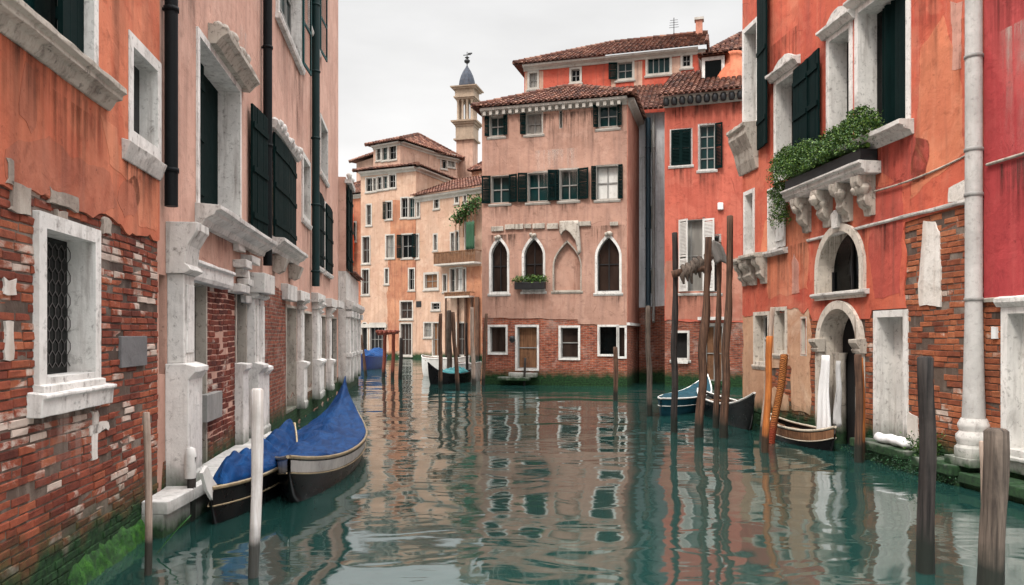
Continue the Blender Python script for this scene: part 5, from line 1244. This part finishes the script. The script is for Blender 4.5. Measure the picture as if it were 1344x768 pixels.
# ------------------------------------------------------------------ boats
def boat(name, label, P, Q, B, hgt, r0, r1, hull='black_gloss', rim='silver', cover=None, cat='boat', crown=.28, c0=-.86, c1=.94, deck='brown_wood', ferro=False, strake=None, pw=2.0, group=None, keel=.35, peak=0, seed=0):
    """P, Q: waterline plan points of the two ends (t = -1 at P, +1 at Q)"""
    P = Vector(P); Q = Vector(Q); L = (Q - P).length; a = math.atan2((Q - P).y, (Q - P).x); c = (P + Q) / 2
    t0 = thing(name, label, cat, (c.x, c.y, 0), a, group)
    N = 34
    hw = lambda t: max(.012, B / 2 * (1 - abs(t) ** pw) ** .9)
    sh = lambda t: hgt + (r0 * max(0, -t) ** 3.2 + r1 * max(0, t) ** 3.2)
    kl = lambda t: -keel + (sh(t) + keel) * .82 * abs(t) ** 9
    X = lambda t: t * L / 2
    ts = [-1 + 2 * i / N for i in range(N + 1)]
    sec = ((1, 1), (.96, .72), (.86, .42), (.70, .2), (.42, .05), (0, 0))
    m = MB(); rows = []
    for t in ts:
        w_, s_, k_ = hw(t), sh(t), kl(t)
        half = [(w_ * p, k_ + (s_ - k_) * q) for p, q in sec]
        rows.append([Vector((X(t), y, z)) for y, z in half] + [Vector((X(t), -y, z)) for y, z in half[::-1][1:]])
    m.grid(rows); m.build('hull', hull, t0)
    m = MB()
    for sg in (1, -1): m.tube([(X(t), sg * hw(t), sh(t) + .012) for t in ts], .024, 7)
    m.build('gunwale', rim, t0)
    if strake:
        for sg in (1, -1):
            m = MB(); m.grid([[Vector((X(t), sg * (hw(t) * (1.0 - .018 * k) + .012), sh(t) - .03 - k * .05)) for k in range(4)] for t in ts]); m.build('strake', strake, t0); m = MB(); m.tube([(X(t), sg * (hw(t) * .955 + .016), sh(t) - .195) for t in ts], .011, 5); m.build('trim', rim, t0)
    m = MB(); m.grid([[Vector((X(t), y * hw(t) * .97, sh(t) - (.10 if abs(t) > .7 else .22))) for y in (-1, 0, 1)] for t in ts[1:-1]], False); m.build('deck', deck, t0)
    if not cover:
        m = MB()
        for t in (-.45, 0, .45): m.box(X(t) - .12, X(t) + .12, -hw(t) * .96, hw(t) * .96, sh(t) - .12, sh(t) - .08)
        m.build('bench', 'brown_wood', t0)
    else:
        m = MB(); rows = []; n2 = 22; Nc = 64
        for i in range(Nc + 1):
            t = c0 + (c1 - c0) * i / Nc; e = min(1, (i / Nc) / .12, (1 - i / Nc) / (.10 if not peak else .05)); e = max(0, e) ** .6
            row = []
            for k in range(n2 + 1):
                v = -1 + 2 * k / n2; w_ = max(.01, hw(t) - .012)
                y = max(-1, min(1, v * 1.12)) * w_
                sag = .80 + .20 * math.cos(t * 15 + seed) ** 2 + .12 * math.sin(t * 5 + seed)
                z = sh(t) + .03 + crown * e * (1 - abs(v) ** 1.35) * sag + peak * max(0, (t + .3) / 1.3) ** 2.2 * (1 - abs(v))
                if abs(v) > .93: z = sh(t) + .005
                q = (abs(noise.noise(Vector((t * 7 + v * 1.5 + seed, v * 1.3 - t * 2, seed)))) - .25) * .14 + (abs(noise.noise(Vector((t * 16 - v * 4, v * 2.5 + seed + t * 3, 3)))) - .2) * .05
                row.append(Vector((X(t), y, z + q * e * (1 - v * v * .8))))
            rows.append(row)
        m.grid(rows); co = m.build('cover', cover, t0, sub=1)
    if ferro:
        m = MB(); t = -1
        m.prism([(X(-1) + .10, sh(-1) - .2), (X(-1) - .16, sh(-1) + .02), (X(-1) - .30, sh(-1) + .24), (X(-1) - .16, sh(-1) + .30), (X(-1) + .02, sh(-1) + .12), (X(-1) + .16, sh(-1) + .02)], -.02, .02); m.build('prow_iron', 'silver' if ferro is True else ferro, t0, bevel=.004)
    return t0
GB = 'gondolas moored along the canal'
boat('gondola', 'larger covered gondola with a tall blue pointed end and silver rim', (-2.84, 9.7), (-3.66, 16.8), 1.36, .38, .26, .50, rim='brass', cover='tarp', strake='silver', crown=.15, c0=-.90, c1=.985, peak=.44, cat='gondola', seed=2, group=GB)
boat('gondola', 'smaller covered gondola under blue tarpaulin nearest the camera', (-3.46, 8.75), (-3.58, 12.5), .68, .38, .05, .36, rim='brass', strake='black_gloss', cover='tarp', crown=.32, c0=-.86, c1=.97, ferro='white_paint', cat='gondola', seed=5, group=GB)
boat('gondola', 'dark gondola with a white rim and upturned prow moored beside the tall red house', (5.62, 23.0), (5.50, 17.3), .72, .46, .12, .42, hull='black_gloss', deck='wood_dark', rim='white_paint', cat='gondola', keel=.3, group=GB)
boat('teal_boat', 'teal boat with white rim moored among the tall timber poles', (4.03, 20.6), (6.30, 24.6), 1.15, .42, .06, .50, hull='teal_boat', rim='white_paint', strake='teal_boat', cover='teal_boat', crown=.03, c0=-.92, c1=.95)
boat('rowing_boat', 'small dark rowing boat with thin cream rim tucked beside the arched water door', (5.72, 16.9), (6.08, 14.35), .62, .30, .14, .16, hull='black_gloss', rim='cream_boat', strake='brown_wood', deck='brown_wood', pw=2.0)
boat('workboat', 'navy blue boat moored under the peach corner house', on_water(474, 486), on_water(503, 481), 1.6, .75, .2, .3, hull='navy_boat', rim='navy_boat', cover='tarp', crown=.5)
boat('gondola', 'black gondola with an upright prow and turquoise cover among the distant poles', (-3.75, 34.0), (-1.9, 36.2), .9, .42, .55, .15, hull='black_gloss', rim='iron', cover='teal_cover', crown=.25, c0=-.6, c1=.7, cat='gondola', group=GB)
boat('white_boat', 'white hulled boat behind the black gondola', (-4.9, 41.5), (-2.2, 39.5), 1.4, .95, .15, .15, hull='white_paint', rim='white_paint', pw=3)
boat('white_boat', 'small white boat beside the left corner of the rose palazzo', (-2.8, 37.6), (-1.5, 36.9), .9, .8, .1, .1, hull='white_paint', rim='white_paint', pw=3)

# ------------------------------------------------------------------ mooring poles
def pole(name, label, base, top, r0, r1, mat, group=None, n=10, wob=.22, cap=True, dx=0, seed=0, Y=None, cat='mooring pole'):
    b = gp(base[0], Y) if Y else on_water(*base)
    Y = b.y; tp = at(top[0], top[1], Y)
    o = thing_mesh = MB(); k = max(6, int((tp.z + 1.2) / .18)); pts = []; rad = []
    for i in range(k + 1):
        t = i / k; z = -1.2 + (tp.z + 1.2) * t; u = max(0, z / max(.1, tp.z))
        pts.append((u * (tp.x - b.x) + .012 * math.sin(z * 2.3 + seed), dx * u + .012 * math.cos(z * 1.9 + seed), z)); rad.append(r0 + (r1 - r0) * t)
    if cap: pts += [(pts[-1][0], pts[-1][1], tp.z + r1 * .25)]; rad += [r1 * .72]
    o.tube(pts, rad, n, True, True, wob)
    q = o.build(name, mat); q.location = (b.x, b.y, 0)
    return tag(q, label, cat, group)
G = 'mooring poles standing in the canal'
pole('mooring_pole', 'white painted pole with a bare brown foot in front of the blue gondolas', (332, 758), (339, 512), .040, .058, 'wood_white', G, 12, .22)
pole('mooring_pole', 'thin peeled grey brown pole beside the corner of the near brick wall', (194, 755), (193, 542), .036, .032, 'wood_pale', G, 8, .2)
pole('mooring_pole', 'short black pole with a white cap in front of the white pilaster base', (250, 684), (251, 600), .055, .05, 'wood_dark', G, 10)
b = on_water(250, 684); m = MB(); z_ = at(251, 622, b.y).z; m.lathe([(.062, z_ - .05), (.066, z_), (.066, z_ + .22), (.05, z_ + .3), (.01, z_ + .32)], 12); m.build('cap', 'white_paint', [o for o in COL.objects if o.get('label', '').startswith('short black pole')][0])
pole('mooring_pole', 'thick black pole standing alone in the right foreground water', (1216, 752), (1216, 470), .080, .066, 'wood_dark', G, 12, .4)
pole('mooring_pole', 'stout split grey pole at the lower right corner', (1302, 790), (1306, 566), .10, .092, 'wood_grey', G, 12, .35)
pole('mooring_pole', 'pale barked leaning stake tied against the stout grey corner pole', (1296, 775), (1288, 580), .035, .03, 'wood_pale', G, 8, .4)
pole('mooring_pole', 'dark pole standing at the bow of the teal boat', (853, 546), (851, 402), .085, .065, 'wood_grey', G, 10, .4, dx=.1)
pole('mooring_pole', 'tall thin dark pole left of the crossbeam by the coral house', (885, 568), (886, 306), .08, .06, 'wood_dark', G, 10, .45)
pole('mooring_pole', 'tall gnarled pole leaning right beneath the crossbeam', (918, 574), (930, 312), .10, .07, 'wood_brown', G, 10, .8)
pole('mooring_pole', 'second tall pole with a light tip right behind the gnarled pole', (940, 562), (944, 318), .075, .055, 'wood_brown', G, 10, .6)
pole('mooring_pole', 'tallest brown pole with a pale lower half next to the tall red house', (950, 575), (959, 284), .095, .065, 'wood_brown', G, 10, .5)
pole('mooring_pole', 'thin short pole in front of the rose palazzo corner', (808, 526), (808, 456), .085, .075, 'wood_brown', G)
pole('mooring_pole', 'orange painted pole standing upright by the tall red house', (1004, 594), (1011, 442), .07, .058, 'wood_orange', G, 10, .45)
pole('mooring_pole', 'orange rope wound pole leaning outward beside the orange painted pole', (1012, 582), (1030, 466), .07, .075, 'rope', G, 10, .45)
pole('mooring_pole', 'pale rough pole between the two orange poles and the rowing boat', (1000, 580), (1014, 404), .06, .05, 'wood_pale', G, 8, .3)
pole('mooring_pole', 'brown pole before the right jamb of the arched water door', (1127, 607), (1127, 466), .065, .06, 'wood_brown', G, 10, .3)
pole('mooring_pole', 'crooked light orange pole beside the brown pole at the water door', (1134, 604), (1131, 470), .035, .03, 'wood_orange', G, 8, .5)
pole('mooring_pole', 'slim weathered pole at the left corner of the rose palazzo', (634, 506), (638, 412), .08, .07, 'wood_brown', G)
D = 'slim pole in the distant cluster before the balcony house'
for px, py, tx, ty, r_, mt, lb in ((578, 510, 578, 412, .09, 'wood_brown', 'slim brown pole before the turquoise covered gondola'), (590, 500, 589, 408, .14, 'wood_grey', 'thick grey pole of the distant cluster behind the gondola'), (601, 513, 594, 410, .09, 'wood_brown', 'distant brown pole leaning left over the turquoise cover'),
                               (622, 506, 619, 404, .10, 'wood_pale', 'pale distant pole between the balcony house and rose palazzo'), (613, 500, 612, 424, .07, 'wood_dark', 'dark distant pole just left of the pale one'), (503, 496, 506, 436, .10, 'wood_red', 'left red brown pole under the small red landing frame'),
                               (515, 496, 517, 436, .10, 'wood_red', 'right red brown pole under the small red landing frame'), (525, 498, 527, 444, .10, 'wood_dark', 'dark distant pole right of the red landing frame'), (480, 494, 474, 440, .09, 'wood_brown', 'distant pole beside the end of the low stone house'),
                               (688, 506, 689, 470, .06, 'wood_dark', 'short dark stake before the palazzo door'), (706, 505, 706, 440, .06, 'wood_brown', 'thin pole right of the palazzo door')):
    pole('mooring_pole', lb, (px, py), (tx, ty), r_, r_ * .85, mt, G, 8, .25)
# landing frame, crossbeam and odds
t = on_water(510, 496); m = MB(); a = at(497, 438, t.y); b = at(521, 436, t.y)
for k in (0, .45, .9): m.tube([(a.x, a.y + k - .45, a.z), (b.x, b.y + k - .45, b.z)], .09, 6)
for k in range(5): x = a.x + (b.x - a.x) * k / 4; m.tube([(x, a.y - .6, a.z + .12), (x, a.y + .6, a.z + .12)], .07, 6)
o = m.build('landing_frame', 'wood_red'); tag(o, 'red brown timber landing frame resting on two distant poles', 'landing frame')
Yb = on_water(885, 568).y; m = MB(); a = at(880, 361, Yb - .0); b = at(932, 352, Yb - .3)
m.tube([a + Vector((0, -.16, 0)), (a + b) / 2 + Vector((0, -.15, .03)), b + Vector((0, -.14, 0))], [.075, .085, .07], 8, True, True, .5); o = m.build('crossbeam', 'wood_brown'); tag(o, 'rough crossbeam lashed between two tall poles by the coral house', 'beam')
m = MB(); c = at(905, 352, Yb - .2); rr = random.Random(3)
for i in range(7):
    q = Vector((c.x + .09 * (i - 3) + .1, c.y - .12, c.z + .05 * i - .1)); m.tube([q + Vector((rr.uniform(-.05, .05), .02, .14)), q + Vector((.05, -.08, .02)), q + Vector((-.03, -.06, -.1)), q + Vector((.02, 0, -.22 + rr.uniform(-.15, .05)))], [.05, .07, .06, .02], 7, True, True, .4)
o = m.build('rope_bundle', 'wood_grey'); tag(o, 'grey rope bundle tied over the crossbeam between tall poles', 'rope')
c = at(936, 330, on_water(940, 562).y - .15); m = MB(); rows = []
for j in range(10):
    rows.append([Vector((c.x - .12 + .38 * k / 8 + .02 * j, c.y - .08 * math.sin(k * 1.3), c.z + .30 - j * .055 - .03 * (k - 4) ** 2 / 4 - .2 * (k / 8) ** 2)) for k in range(9)])
m.grid(rows); o = m.build('hanging_cloth', 'grey_cloth', solid=.02); tag(o, 'folded grey canvas thrown over the top of the tall poles', 'cloth')
# reed blade
m = MB(); p = on_water(206, 730); pts = [Vector((p.x + .30 * t, p.y + .1 * t, .02 + .42 * t - .06 * t * t)) for t in (0, .25, .5, .75, 1)]
m.grid([[q + Vector((0, -.018 * (1 - i / 4.2), 0)), q + Vector((0, .0, .008)), q + Vector((0, .018 * (1 - i / 4.2), 0))] for i, q in enumerate(pts)]); o = m.build('reed', 'weed', solid=.003); tag(o, 'single green reed blade rising from the water near the thin pole', 'reed')
